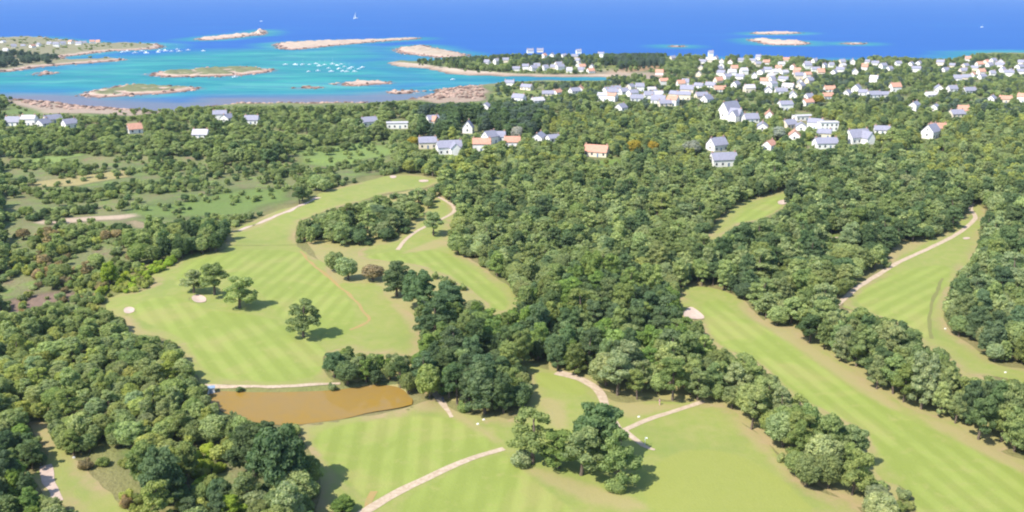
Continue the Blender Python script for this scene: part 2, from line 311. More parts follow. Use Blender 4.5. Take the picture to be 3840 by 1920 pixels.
M_WALL = plain('white_render', (.78, .75, .70), .85, .06); M_WALL2 = plain('cream_render', (.72, .62, .48), .85, .06); M_STONE = two_tone('granite_wall', (.42, .35, .30), (.52, .44, .38), 1.5)
M_SLATE = plain('slate', (.24, .235, .29), .6, .15, 1.2); M_TILE = plain('orange_tile', (.46, .24, .17), .8, .18, 1.2); M_PALEROOF = plain('pale_roof', (.42, .40, .42), .7, .1)
M_GLASS = plain('window_glass', (.05, .06, .08), .15); M_DOOR = plain('painted_door', (.12, .18, .28), .5); M_BRICK = plain('chimney_brick', (.42, .25, .18))
M_WHITE = plain('white_gelcoat', (.80, .80, .80), .3, .03); M_CABIN = plain('cabin_window', (.06, .08, .12), .2); M_MAST = plain('aluminium', (.6, .6, .62), .4)
M_BLUE = plain('blue_paint', (.22, .30, .40), .5); M_RED = plain('red_cloth', (.6, .05, .04)); M_SKIN = plain('skin', (.5, .3, .22)); M_NAVY = plain('dark_cloth', (.04, .05, .09)); M_PINK = plain('pink_cloth', (.65, .35, .42))
def water_material():
    m, nt, b = mat('muddy_water'); N = NB(nt); p = N.pos(); n = N.noise(.06, 3, p); n2 = N.noise(.5, 3, p)
    c = N.mix(N.ramp(n, .38, .62), (.235, .150, .043), (.245, .150, .027)); c = N.mix(N.ramp(n2, .4, .8), c, (.22, .145, .045))
    N.l(c, b.inputs['Base Color']); b.inputs['Roughness'].default_value = .07; b.inputs['IOR'].default_value = 1.33; b.inputs['Specular IOR Level'].default_value = .22
    N.bump(N.noise(1.2, 3, p), .12, .1, b); return m
M_POND = water_material()

# ------------------------------------------------------------------ mesh helpers
def link(name, me, m=None, parent=None, loc=None):
    if m is not None and not me.materials: me.materials.append(m)
    o = bpy.data.objects.new(name, me); COL.objects.link(o)
    if parent is not None: o.parent = parent
    if loc is not None: o.location = loc
    return o
def struct(o, label=None):
    o['kind'] = 'structure'
    if label: o['label'] = label
    return o
def tag(o, label, cat, group=None):
    o['label'] = label; o['category'] = cat
    if group: o['group'] = group
    return o
def empty(name, loc, rz=0.0):
    e = bpy.data.objects.new(name, None); COL.objects.link(e); e.location = loc; e.rotation_euler = (0, 0, rz); e.empty_display_size = .3
    return e
def grid_mesh(name, X, Y, Z):
    r, c = X.shape
    v = np.stack([X, Y, Z], -1).reshape(-1, 3)
    i = np.arange(r * c).reshape(r, c)
    f = np.stack([i[:-1, :-1], i[:-1, 1:], i[1:, 1:], i[1:, :-1]], -1).reshape(-1, 4)
    return raw_mesh(name, v, f, True)
def raw_mesh(name, v, f, smooth_=False):
    me = bpy.data.meshes.new(name); k = f.shape[1]
    me.vertices.add(len(v)); me.vertices.foreach_set('co', np.asarray(v, np.float32).ravel())
    me.loops.add(f.size); me.loops.foreach_set('vertex_index', f.astype(np.int32).ravel())
    me.polygons.add(len(f)); me.polygons.foreach_set('loop_start', np.arange(len(f), dtype=np.int32) * k)
    me.polygons.foreach_set('use_smooth', np.full(len(f), smooth_))
    me.update(calc_edges=True); me.validate(); return me
def fattr(me, name, vals):
    a = me.attributes.new(name, 'FLOAT', 'POINT'); a.data.foreach_set('value', np.asarray(vals, np.float32).ravel())

# ------------------------------------------------------------------ the ground
def build_ground():
    ys = [-60, 0, 60, 110, 130]; y = 131.0
    while y < 1560: ys.append(y); y += max(.95, .0042 * y)
    ys = np.array(ys); u = np.linspace(-1, 1, 441)
    Y = np.repeat(ys[:, None], 441, 1); X = u[None, :] * (0.78 * np.maximum(ys, 60) + 115)[:, None]
    Z = height(X, Y)
    me = grid_mesh('ground', X, Y, Z)
    x, y_, z = X.ravel(), Y.ravel(), Z.ravel()
    col = np.zeros((len(x), 4), np.float32)
    for p, c, soft in FIELDS:
        c = tuple(v * .72 for v in c)
        s = sdist(unproj(p), x, y_) + soft * .5 * wob(x, y_, 6 + soft, 1.)
        a = smooth(-soft * .6, soft * .6, s); col[:, :3] = col[:, :3] * (1 - a)[:, None] + np.array(c) * a[:, None]; col[:, 3] = np.maximum(col[:, 3], a)
    near = np.where((y_ < 560) & (np.abs(x) < 330))[0]; dg = np.full(len(near), -1e9)
    for p in (FAIRWAY_A, FAIRWAY_B, FAIRWAY_D, FAIRWAY_F, FAIRWAY_H, FAIRWAY_I, CLEARING): dg = np.maximum(dg, sdist(unproj(p), x[near], y_[near]))
    g = .5 + .5 * wob(x[near], y_[near], 11, 3.); a = smooth(-13, -4, dg + 5 * wob(x[near], y_[near], 7, 1.))
    c = np.array((.185, .200, .062)) * g[:, None] + np.array((.220, .180, .080)) * (1 - g)[:, None]
    col[near, :3] = col[near, :3] * (1 - a)[:, None] + c * a[:, None]; col[near, 3] = np.maximum(col[near, 3], a)
    # beaches and rocky foreshore
    low = smooth(.2, -1.6, z) * (y_ > 520); n = .5 + .5 * wob(x, y_, 22, 2.2)
    sand = np.array((.50, .395, .30)) * n[:, None] + np.array((.34, .235, .18)) * (1 - n)[:, None]
    wet = smooth(SEA + .9, SEA + .1, z); sand = sand * (1 - wet)[:, None] + np.array((.15, .105, .085)) * wet[:, None]
    col[:, :3] = col[:, :3] * (1 - low)[:, None] + sand * low[:, None]; col[:, 3] = np.maximum(col[:, 3], low)
    a = me.color_attributes.new('cover', 'FLOAT_COLOR', 'POINT'); a.data.foreach_set('color', col.ravel())
    struct(link('ground', me, M_GROUND))
build_ground()

def ring_from(poly, step, closed=True):
    p = np.asarray(poly, float); q = np.vstack([p, p[:1]]) if closed else p
    seg = np.linalg.norm(np.diff(q, axis=0), axis=1); L = np.concatenate([[0], np.cumsum(seg)])
    n = max(8, int(L[-1] / step)); t = np.linspace(0, L[-1], n, endpoint=not closed)
    return np.stack([np.interp(t, L, q[:, 0]), np.interp(t, L, q[:, 1])], 1)
def sheet(name, wpoly, m, lift, res, jitter=0.0, extra=None, flat=None):
    ring = ring_from(wpoly, res)
    if jitter: ring = ring + np.stack([wob(ring[:, 0], ring[:, 1], 3.1, 1.), wob(ring[:, 0], ring[:, 1], 2.7, 4.)], 1) * jitter
    lo, hi = ring.min(0), ring.max(0)
    gx, gy = np.meshgrid(np.arange(lo[0], hi[0], res), np.arange(lo[1], hi[1], res)); gx = gx + (np.arange(gx.shape[0]) % 2)[:, None] * res * .5
    gx, gy = gx.ravel(), gy.ravel(); s = sdist(ring, gx, gy); k = s > res * .45
    pts = np.vstack([ring, np.stack([gx[k], gy[k]], 1)])
    n = len(ring)
    vs, es, fs, *_ = delaunay_2d_cdt([Vector(p) for p in pts], [(i, (i + 1) % n) for i in range(n)], [], 1, 1e-4)
    v2 = np.array([(v.x, v.y) for v in vs]); z = height(v2[:, 0], v2[:, 1]) + lift if flat is None else np.full(len(v2), flat)
    me = bpy.data.meshes.new(name)
    f = np.array([t for t in fs if len(t) == 3])
    a, b_, c = v2[f[:, 0]], v2[f[:, 1]], v2[f[:, 2]]
    cr = (b_[:, 0] - a[:, 0]) * (c[:, 1] - a[:, 1]) - (b_[:, 1] - a[:, 1]) * (c[:, 0] - a[:, 0]); f[cr < 0] = f[cr < 0][:, ::-1]
    me = raw_mesh(name, np.column_stack([v2, z]), f, True)
    if extra: extra(me, v2[:, 0], v2[:, 1], ring)
    return link(name, me, m)

def line_dir(a, b):
    p = unproj([a, b]); d = p[1] - p[0]; return d / np.linalg.norm(d)
def fairway(name, poly, mowns, res, label):
    def ex(me, x, y, ring):
        mo = np.zeros(len(x)); st = np.zeros(len(x)); fi = np.zeros(len(x))
        for mp, (a, b), fine in mowns:
            a_ = smooth(-2.0, 2.0, sdist(W(mp), x, y)); d = line_dir(a, b); s = x * -d[1] + y * d[0]
            st = np.where(a_ >= mo, s, st); fi = np.where(a_ >= mo, fine, fi); mo = np.maximum(mo, a_)
        dr = np.zeros(len(x))
        for p in DRY: dr = np.maximum(dr, smooth(-1.8, 2.2, sdist(W(p), x, y)))
        fattr(me, 'dry', dr); fattr(me, 'mown', mo); fattr(me, 'stripe', st); fattr(me, 'fine', fi); fattr(me, 'edge', np.abs(sdist(ring, x, y)))
    struct(sheet(name, W(poly, 0, 1), M_TURF, .05, res, .5, ex), label)
fairway('fairway', FAIRWAY_A, [(MOWN_A1, ((440,850),(525,968)), 0), (MOWN_A2, ((640,728),(744,644)), 0)], 1.7, 'striped fairway with two small sand bunkers')
fairway('fairway', FAIRWAY_B, [(MOWN_B, ((1144,640),(1290,760)), 0)], 1.7, 'narrow striped fairway beside the wide wood')
fairway('fairway', FAIRWAY_D, [(MOWN_D, ((1850,800),(2350,1200)), 0)], 1.7, 'long fairway with one large bunker')
fairway('fairway', FAIRWAY_F, [(MOWN_F, ((2200,790),(2400,690)), 0)], 1.7, 'fairway beside the pale curving path')
fairway('fairway', FAIRWAY_H, [(MOWN_H, ((1850,560),(1960,490)), 0)], 1.7, 'small fairway enclosed by the wood')
fairway('fairway', FAIRWAY_I, [(MOWN_I1, ((950,1240),(975,1080)), 0), (MOWN_I2, ((1180,1280),(1215,1160)), 0), (GREEN_I3, ((1700,1280),(1710,1150)), 1), (MOWN_I4, ((1350,930),(1460,1000)), .6)], 1.5, 'broad fairway and green below the brown pond')
fairway('fairway', CLEARING, [], 1.5, 'narrow grassy clearing in the wood')
def rough(poly, label):
    def ex(me, x, y, ring):
        for k in ('mown', 'stripe', 'fine'): fattr(me, k, np.zeros(len(x)))
        fattr(me, 'dry', np.full(len(x), .85)); fattr(me, 'edge', np.abs(sdist(ring, x, y)))
    struct(sheet('rough_grass', W(poly, 0, 1), M_TURF, .022, 2.0, .5, ex), label)
rough([(740,560),(900,508),(1075,472),(1150,500),(1160,640),(1318,772),(1326,900),(1290,1040),(1100,990),(860,962),(806,900),(850,720)], 'rough grass under the trees between the two striped fairways')
rough([(1890,790),(2100,765),(2320,830),(2440,950),(2600,980),(2600,1170),(2260,1040),(2040,880)], 'rough grass under the pine belt of the long fairway')
rough([(1700,735),(1775,850),(1935,930),(2185,1085),(2310,1300),(2080,1262),(1850,1040),(1765,1014),(1500,985),(1340,925),(1500,850)], 'rough grass under the tree belt of the broad green')
for b in wBUNK: struct(sheet('sand_bunker', b, M_SAND, .16, .7))
struct(sheet('pond_water', W([(p[0] + (p[0] - 780) * .02, p[1] + (p[1] - 1015) * .07) for p in POND], -.5), M_POND, 0, 3.0, 0, None, -.55))

def ribbon(name, pts, width, m, lift, ragged=.06, res=1.2):
    c = ring_from(chaikin(unproj(pts), 2, False), 1.6, False)
    t = np.gradient(c, axis=0); t /= np.linalg.norm(t, axis=1)[:, None]; nrm = np.stack([-t[:, 1], t[:, 0]], 1)
    wd = np.linspace(width[0], width[1], len(c)) if isinstance(width, tuple) else np.full(len(c), width)
    rows = []
    for k, s in enumerate((-.5, -.17, .17, .5)):
        w = wd * (s + (ragged * wob(c[:, 0] + 40 * k, c[:, 1], 4.0, k) if abs(s) == .5 else 0))
        rows.append(c + nrm * w[:, None])
    P = np.stack(rows, 1); me = grid_mesh(name, P[..., 0], P[..., 1], height(P[..., 0], P[..., 1]) + lift)
    if me.polygons[0].normal.z < 0: me.flip_normals()
    return struct(link(name, me, m))
ribbon('path', [(905,1296),(1000,1236),(1100,1192),(1180,1155),(1268,1129)], (2.5, 1.6), M_PATH, .10)
ribbon('path', [(1545,1094),(1572,1083),(1632,1053),(1700,1033),(1772,1010)], 1.5, M_PATH, .10)
ribbon('path', [(1570,1086),(1600,1110),(1620,1128),(1647,1137)], (2.0, .8), M_PATH, .12)
ribbon('path', [(1400,936),(1450,949),(1490,968),(1516,1000),(1535,1050),(1562,1086)], 2.2, M_PATH, .10, .3)
ribbon('path', [(1000,626),(1015,606),(1032,592),(1060,575),(1105,555),(1140,535),(1146,525),(1130,512),(1103,499)], 1.7, M_PATH, .10)
ribbon('path', [(2100,772),(2160,718),(2251,664),(2334,628),(2401,595),(2451,558),(2455,542),(2438,525),(2452,508)], 1.9, M_PATH, .10)
ribbon('path', [(1083,972),(1105,990),(1115,1015),(1138,1044)], 1.8, M_PATH, .10, .35)
ribbon('path', [(112,1172),(120,1200),(138,1232),(148,1262)], (3.0, 3.4), M_SAND, .12, .3)
ribbon('path', [(512,970),(600,973),(700,973),(800,968),(856,965)], 1.5, M_PATH, .10, .3)
ribbon('path', [(2060,602),(2110,598)], 1.2, M_PATH, .10)
ribbon('dirt_track', [(756,630),(790,668),(824,695),(842,714),(880,742),(925,795),(930,806),(908,820),(880,830)], 1.0, M_DIRT, .09, .4)
ribbon('dirt_track', [(940,1235),(933,1255),(925,1285)], 1.2, M_DIRT, .09, .4)
ribbon('dirt_track', [(575,619),(650,617),(745,615)], .8, M_DARKTRACK, .09, .4)
ribbon('dirt_track', [(2370,700),(2345,760),(2336,800),(2342,850)], 1.0, M_DARKTRACK, .09, .4)
ribbon('dirt_track', [(600,577),(660,553),(740,525),(800,497)], 2.0, M_SAND, .09, .5)

# ------------------------------------------------------------------ the sea, the islands
def build_sea():
    ys = [430.0]
    while ys[-1] < 60000: ys.append(ys[-1] + max(5.0, .011 * ys[-1]))
    ys = np.array(ys); u = np.linspace(-1, 1, 321)
    Y = np.repeat(ys[:, None], 321, 1); X = u[None, :] * (.95 * ys + 500)[:, None]
    me = grid_mesh('sea', X, Y, np.full(X.shape, SEA)); x, y = X.ravel(), Y.ravel()
    sh = smooth(-90, 120, sdist(wLAG, x, y) + 30 * wob(x, y, 60, 1.)); we = np.zeros(len(x))
    near = y < 5000
    for p, h, g in wISLES:
        s = -sdist(p, x[near], y[near]); k = np.zeros(len(x)); k[near] = smooth(70, 0, s); sh = np.maximum(sh, .8 * k); k[near] = smooth(16, 0, s); we = np.maximum(we, .75 * k)
    s = -sdist(wMAIN, x[near], y[near]) + 12 * wob(x[near], y[near], 33, 2.); k = np.zeros(len(x)); k[near] = smooth(120, 5, s) * smooth(940, 840, y[near]); we = np.maximum(we, k)
    k[near] = smooth(90, 0, s) * .8; sh = np.maximum(sh, k)
    fattr(me, 'shallow', sh); fattr(me, 'weed', we); struct(link('sea', me, M_SEA))
build_sea()
def isle(p, h, g, i):
    lo, hi = p.min(0) - 6, p.max(0) + 6; ex = hi - lo
    r = max(2.5, math.sqrt(ex[0] * ex[1] / 9000)); xs = np.arange(lo[0], hi[0] + r, r); ys = np.arange(lo[1], hi[1] + r, r)
    X, Y = np.meshgrid(xs, ys); s = sdist(p, X, Y) + 3.0 * wob(X, Y, 6, i) + 5.0 * wob(X * .5, Y, 11, i + 2) - 1
    core = np.clip(s / (4 + 2.2 * min(h, 6)), 0, 1)
    lump = np.clip(.75 + .5 * wob(X, Y, 10, i + 1) + .4 * wob(X, Y, 4.5, i + 3), .1, 2)
    Z = SEA + np.where(s > 0, h * core * lump * .55 + .3 * np.minimum(s, 1), np.maximum(s * .25, -2.5))
    me = grid_mesh('island', X, Y, Z); fattr(me, 'rise', (Z - SEA).ravel()); fattr(me, 'grass', (g * smooth(.45, .9, core) * np.ones(X.shape)).ravel())
    struct(link('island', me, M_ROCK))
    return Z
for i, (p, h, g) in enumerate(wISLES): isle(p, h, g, i)
def isle_z(x, y):
    for i, (p, h, g) in enumerate(wISLES):
        s = float(sdist(p, np.array([x]), np.array([y]))[0])
        if s > 0:
            c = min(1, s / (4 + 2.2 * h)); X, Y = np.array([x]), np.array([y])
            s2 = s + 3.0 * wob(X, Y, 6, i)[0] + 5.0 * wob(X * .5, Y, 11, i + 2)[0] - 1; c = np.clip(s2 / (4 + 2.2 * min(h, 6)), 0, 1); l = np.clip(.75 + .5 * wob(X, Y, 10, i + 1)[0] + .4 * wob(X, Y, 4.5, i + 3)[0], .1, 2)
            return SEA + (h * c * l * .55 + .3 * min(s2, 1) if s2 > 0 else max(s2 * .25, -2.5))
    return None

# ------------------------------------------------------------------ trees: crown and trunk meshes, nominal 9 m tall, 3.5 m radius (shrub 2.4 m, 2 m)
def cards(centres, normals, size, rg, tilt=.75, long=1.0):
    n = len(centres)
    nn = normals + rg.normal(0, tilt, (n, 3)); nn /= np.linalg.norm(nn, axis=1)[:, None]
    a = np.cross(nn, rg.normal(0, 1, (n, 3))); a /= np.linalg.norm(a, axis=1)[:, None]; b = np.cross(nn, a)
    s = size * rg.uniform(.6, 1.35, (n, 1)); sa = s * rg.uniform(.7, 1.1, (n, 1)) * long; sb = s * rg.uniform(.5, .9, (n, 1))
    v = np.stack([centres - a * sa, centres - b * sb + nn * s * .18, centres + a * sa, centres + b * sb + nn * s * .18], 1).reshape(-1, 3)
    return v, np.arange(4 * n).reshape(n, 4)
SPH_V = np.array([(math.cos(a) * math.cos(e), math.sin(a) * math.cos(e), math.sin(e)) for e in (-1.2, -.5, .2, .85, 1.35) for a in np.linspace(0, 2 * math.pi, 7, endpoint=False)])
SPH_F = np.array([(r * 7 + k, r * 7 + (k + 1) % 7, (r + 1) * 7 + (k + 1) % 7, (r + 1) * 7 + k) for r in range(4) for k in range(7)])
def lobes_for(kind, rg):
    L = []
    if kind == 'oak':
        L.append((0, 0, 4.4, 2.75, 2.9))
        for k in range(46):
            a = rg.uniform(0, 6.283); e = math.asin(rg.uniform(-.75, 1)); rr = rg.uniform(.78, 1.0)
            L.append((2.6 * rr * math.cos(a) * math.cos(e), 2.6 * rr * math.sin(a) * math.cos(e), 4.6 + 3.1 * rr * math.sin(e), rg.uniform(.5, .98), rg.uniform(.45, .8)))
    elif kind == 'pine':          # dense, round-shouldered
        L.append((0, 0, 4.9, 2.1, 3.0))
        for k in range(46):
            z = rg.uniform(1.6, 8.3); R = 2.7 * math.sqrt(max(.05, 1 - ((z - 3.9) / 4.9) ** 2)); a = rg.uniform(0, 6.283); q = rg.uniform(.6, 1.0) * R
            L.append((q * math.cos(a), q * math.sin(a), z, rg.uniform(.5, 1.0), rg.uniform(.35, .65)))
    elif kind == 'umbrella':      # open, tiers of flat tufts with sky between them
        for k in range(32):
            z = rg.uniform(2.4, 8.5); R = 3.0 * (1 - .55 * max(0, (z - 5.5) / 3.2)); a = rg.uniform(0, 6.283); q = math.sqrt(rg.uniform(.05, 1)) * R
            L.append((q * math.cos(a), q * math.sin(a), z, rg.uniform(.65, 1.2), rg.uniform(.35, .62)))
    else:
        L.append((0, 0, .9, 1.3, .9))
        for k in range(9):
            a = rg.uniform(0, 6.283); q = rg.uniform(.5, 1.35)
            L.append((q * math.cos(a), q * math.sin(a), rg.uniform(.5, 1.7), rg.uniform(.45, .8), rg.uniform(.4, .7)))
    return np.array(L)
def crown(kind, seed, density, size, m):
    rg = np.random.default_rng(seed); L = lobes_for(kind, rg); V, Fc, off = [], [], 0
    for i, (x, y, z, r, h) in enumerate(L):
        n = int(density * (r * r + 2 * r * h) / 3 * 12)
        d = rg.normal(0, 1, (n, 3)); d /= np.linalg.norm(d, axis=1)[:, None]; d = d[(d[:, 2] > -.75)]
        rad = rg.uniform(.86, 1.1, (len(d), 1)); p = np.array([x, y, z]) + d * np.array([r, r, h]) * rad
        keep = np.ones(len(p), bool)
        for j, (x2, y2, z2, r2, h2) in enumerate(L):
            if j != i: keep &= (((p - (x2, y2, z2)) / (r2, r2, h2)) ** 2).sum(1) > .74
        p, d = p[keep], d[keep]
        if len(p):
            nn = d / np.array([r, r, h]); nn /= np.linalg.norm(nn, axis=1)[:, None]
            v, f = cards(p, nn, size, rg, .42 if kind in ('oak', 'shrub') else .6, 1.0 if kind in ('oak', 'shrub') else 1.25)
            V.append(v); Fc.append(f + off); off += len(v)
        k = .84 if kind != 'umbrella' else .7
        sv = SPH_V * np.array([r, r, h]) * k * rg.uniform(.85, 1.08, (35, 1)) + (x, y, z)
        V.append(sv); Fc.append(SPH_F + off); off += len(sv)
    me = raw_mesh('crown_' + kind, np.vstack(V), np.vstack(Fc)); me.materials.append(m); return me, L
def tube(path, radii, n=6):
    V, Fc = [], []
    for i, p in enumerate(path):
        t = Vector(path[min(i + 1, len(path) - 1)]) - Vector(path[max(i - 1, 0)]); t.normalize()
        a = t.orthogonal().normalized(); b = t.cross(a)
        for k in range(n):
            w = 2 * math.pi * k / n; V.append(tuple(Vector(p) + (a * math.cos(w) + b * math.sin(w)) * radii[i]))
    for i in range(len(path) - 1):
        for k in range(n): Fc.append((i * n + k, i * n + (k + 1) % n, (i + 1) * n + (k + 1) % n, (i + 1) * n + k))
    return np.array(V), np.array(Fc)
def trunk(kind, L, seed):
    rg = np.random.default_rng(seed); V, Fc, off = [], [], 0
    if kind == 'shrub': top, r0 = 1.1, .09
    else: top, r0 = (7.6 if kind == 'umbrella' else 6.6), .26
    path = [(0, 0, -.4), (rg.normal(0, .08), rg.normal(0, .08), top * .3), (rg.normal(0, .18), rg.normal(0, .18), top * .65), (rg.normal(0, .15), rg.normal(0, .15), top)]
    parts = [(path, [r0 * 1.25, r0, r0 * .7, r0 * .3])]
    idx = rg.permutation(len(L))[:7]
    for i in idx:
        x, y, z = L[i][:3]; zb = max(.25 * top, min(z - .9 * math.hypot(x, y) * .6, top * .9)); t = zb / top
        bx, by = np.interp(t, [0, .3, .65, 1], [p[0] for p in path]), np.interp(t, [0, .3, .65, 1], [p[1] for p in path])
        parts.append(([(bx, by, zb), ((bx + x) / 2, (by + y) / 2, (zb + z) / 2 + .1), (x, y, z)], [r0 * .45, r0 * .3, r0 * .12]))
    for p, r in parts:
        v, f = tube(p, r, 6 if p is path else 4); V.append(v); Fc.append(f + off); off += len(v)
    me = raw_mesh('trunk_' + kind, np.vstack(V), np.vstack(Fc), True); me.materials.append(M_BARK); return me
KINDS = ('pine', 'umbrella', 'oak', 'shrub'); NV = {'pine': 5, 'umbrella': 4, 'oak': 6, 'shrub': 4}
NOM = {'pine': (9, 3.5), 'umbrella': (9, 3.5), 'oak': (9, 3.5), 'shrub': (2.2, 2.0)}
NEAR, FAR = {}, {}
for ki, k in enumerate(KINDS):
    NEAR[k] = []; FAR[k] = []
    for v in range(NV[k]):
        dens = {'pine': 15.0, 'umbrella': 17.0, 'oak': 14.0, 'shrub': 34.0}[k]; size = {'pine': .225, 'umbrella': .21, 'oak': .225, 'shrub': .15}[k]
        me, L = crown(k, 100 * ki + v, dens, size, M_LEAF); NEAR[k].append((me, trunk(k, L, 900 + 10 * ki + v)))
        me2, L2 = crown(k, 100 * ki + v, dens * .38, size * 1.6, M_LEAFI); FAR[k].append((me2, trunk(k, L2, 900 + 10 * ki + v)))

TINTS = {'dark': (0.151, 0.209, 0.104), 'mid': (0.261, 0.314, 0.129), 'grey': (0.331, 0.377, 0.186), 'soft': (0.326, 0.371, 0.160), 'yellow': (0.378, 0.397, 0.130), 'lime': (0.350, 0.431, 0.076), 'brown': (0.403, 0.308, 0.177), 'gold': (0.487, 0.377, 0.078), 'silver': (0.427, 0.422, 0.376), 'blueish': (0.152, 0.197, 0.159), 'fresh': (0.238, 0.324, 0.100)}
WORD = {'dark': 'dark green', 'mid': 'green', 'grey': 'grey-green', 'soft': 'soft green', 'yellow': 'yellow-green', 'lime': 'lime green', 'brown': 'brownish', 'gold': 'golden yellow', 'silver': 'silvery', 'blueish': 'dark bluish-green', 'fresh': 'fresh green'}

# canopy zones: outline in the frame, share of trees kept, kinds (pine, umbrella, oak, shrub), tints, height scale
ZONES = [
 ([(235,722),(262,692),(325,668),(350,650),(425,630),(445,636),(390,664),(398,690),(340,710)], 1.0, (0,0,0,1), ('lime','lime','yellow'), 1.0),
 ([(445,1105),(510,1085),(570,1105),(555,1165),(500,1175)], 1.0, (0,0,.12,.88), ('lime','lime','yellow'), .6),
 ([(1040,790),(1130,720),(1310,780),(1420,690),(1560,700),(1700,740),(1770,830),(1700,900),(1560,940),(1300,900),(1290,1040),(1060,1010),(1050,880)], 1.0, (.52,.26,.17,.05), ('dark','dark','mid','fresh'), 1.06),
 ([(800,860),(1060,870),(1060,1010),(1000,970),(810,970)], 1.0, (.35,.15,.40,.10), ('dark','fresh','mid','grey'), 1.0),
 ([(1860,700),(2260,590),(2440,500),(2440,470),(2240,400),(1900,380),(1860,480),(2030,470),(1900,560),(1780,610),(1700,720)], 1.0, (.45,.25,.28,.02), ('dark','mid','grey','dark'), 1.05),
 ([(2020,760),(2200,760),(2440,880),(2600,960),(2600,1160),(2440,1110),(2250,1030),(2080,910)], 1.0, (.55,.30,.13,.02), ('dark','mid','mid','grey'), 1.15),
 ([(2360,700),(2450,480),(2600,480),(2600,930),(2480,930),(2370,830)], 1.0, (.40,.15,.43,.02), ('dark','mid','grey'), 1.05),
 ([(1380,920),(1800,860),(2000,960),(2200,1080),(2320,1300),(2050,1260),(1800,1030),(1520,1020)], 1.0, (.12,.45,.41,.02), ('soft','mid','grey','mid'), 1.1),
 ([(540,1010),(640,1020),(760,1080),(810,1180),(790,1300),(600,1300),(640,1180)], 1.0, (.35,.10,.50,.05), ('dark','grey','mid','dark'), 1.0),
 ([(0,1040),(110,1080),(130,1180),(90,1250),(240,1300),(0,1300)], 1.0, (.42,.15,.36,.07), ('dark','mid','fresh'), .62),
 ([(440,1150),(580,1150),(620,1300),(370,1300),(360,1240)], .8, (.25,.1,.2,.45), ('dark','lime','yellow','mid'), .85),
 ([(180,1140),(300,1120),(400,1230),(360,1300),(260,1230)], .55, (0,.1,.2,.7), ('grey','brown','yellow','mid'), .8),
 ([(0,770),(320,790),(440,860),(500,960),(540,1020),(700,1080),(500,1160),(180,1140),(100,1050),(0,1040)], 1.0, (.10,.12,.66,.12), ('mid','grey','soft','soft','yellow'), .76),
 ([(380,560),(590,560),(590,640),(460,665),(360,680),(330,600)], 1.0, (.25,.05,.65,.05), ('dark','mid','mid','soft'), 1.0),
 ([(0,570),(380,560),(330,640),(420,670),(380,700),(250,750),(260,790),(0,800)], .60, (.02,.02,.20,.76), ('mid','soft','grey','yellow','mid','brown'), .6),
 ([(0,480),(340,500),(640,465),(760,470),(740,520),(580,570),(0,580)], .30, (.02,.0,.14,.84), ('mid','soft','grey','dark'), .6),
 ([(0,370),(400,370),(560,400),(1000,390),(1000,440),(640,470),(340,505),(0,500)], .46, (.02,.04,.24,.70), ('mid','grey','soft','dark'), .62),
 ([(0,280),(1000,250),(1060,330),(1000,390),(400,380),(0,380)], .70, (.08,.17,.55,.20), ('mid','grey','soft','soft','dark'), .75),
 ([(1085,470),(1300,410),(1860,420),(1860,480),(1780,610),(1880,700),(1700,740),(1420,690),(1310,780),(1120,640)], 1.0, (.20,.20,.54,.06), ('mid','grey','soft','soft','dark'), .92),
 ([(1060,270),(1360,270),(1360,340),(1060,340)], 1.0, (.75,.1,.15,0), ('dark','dark','blueish'), 1.1),
 ([(1000,330),(1860,300),(1860,430),(1300,415),(1000,450)], .9, (.15,.12,.6,.13), ('mid','grey','yellow','dark','soft'), .9),
 ([(1500,130),(1670,130),(1670,170),(1520,168)], 1.0, (.9,0,.1,0), ('blueish','blueish','dark'), 1.0),
 ([(1050,130),(1500,128),(1500,170),(1300,158),(1050,160)], .55, (.6,0,.2,.2), ('blueish','dark','mid'), .8),
 ([(1200,200),(2600,140),(2600,290),(1900,270),(1200,290)], .55, (.18,.05,.47,.3), ('mid','dark','grey','soft','blueish'), .75),
 ([(1200,270),(2600,270),(2600,480),(1860,480),(1860,390),(1300,420)], .80, (.22,.12,.5,.16), ('mid','dark','grey','soft','yellow'), .9),
]
DEFAULT = (.75, (.15, .1, .5, .25), ('mid', 'grey', 'soft', 'dark'), .9)
OPEN = [np.array(p, float) for p in OPEN_RAW]
NOAUTO = [np.array(p, float) for p in [[(800,600),(900,600),(960,640),(1240,760),(1240,800),(1060,800),(960,720),(830,715)], [(1255,1000),(1650,1000),(1650,1260),(1255,1260)]]]

TREES = []   # x, y, z, kind, height, radius, tint, frame size, frame x, frame y
def add_tree(x, y, z, kind, h, r, tint, fixed=None):
    px, py, d = proj(x, y, z + h * .6)
    TREES.append([x, y, z, kind, h, r, tint, r / max(d, 1), px, py, fixed])

# houses first: they keep trees off their plots
HOUSES_T3 = [(150,480),(200,470),(290,515),(440,470),(530,475),(570,455),(780,465),(640,545),(370,575),(460,562),(540,592),(590,562),(720,540),(765,565),(830,530),(855,572),(940,502),(1000,540),(1065,512),(1040,562),(1120,507),(1200,492),(1280,490),(1385,482),(1450,492),(1510,522),(1560,535),(1625,497),(1720,502),(1780,492),(1300,562),(1370,532),(1140,562),(1185,547),(940,592),(955,632),(890,672),(400,662),(270,628),(210,662),(280,692),(120,575),(20,642),(30,712),(180,772),(140,742),(500,702),(645,702),(740,712),(830,737),(950,752),(940,800),(1090,752),(1105,692),(1240,722),(1310,692),(1355,724),(1440,737),(1520,732),(1600,692),(1440,625),(1870,735),(1930,692),(2030,692),(2160,702),(2070,608),(2140,602),(2185,582),(2250,562),(2200,532),(2130,512),(2150,462),(2290,482),(2340,482),(2400,484),(2410,548),(2470,550),(2550,487),(2540,527),(2330,762),(2430,775),(2570,772),(1745,835),(1900,832),(2060,885),(2110,862),(770,832),(650,892),(510,922),(210,440),(250,450)]
HOUSES_T6 = [(800,160),(890,178),(1000,170),(1060,236),(1500,205),(1920,190),(650,345),(600,175),(840,245)]
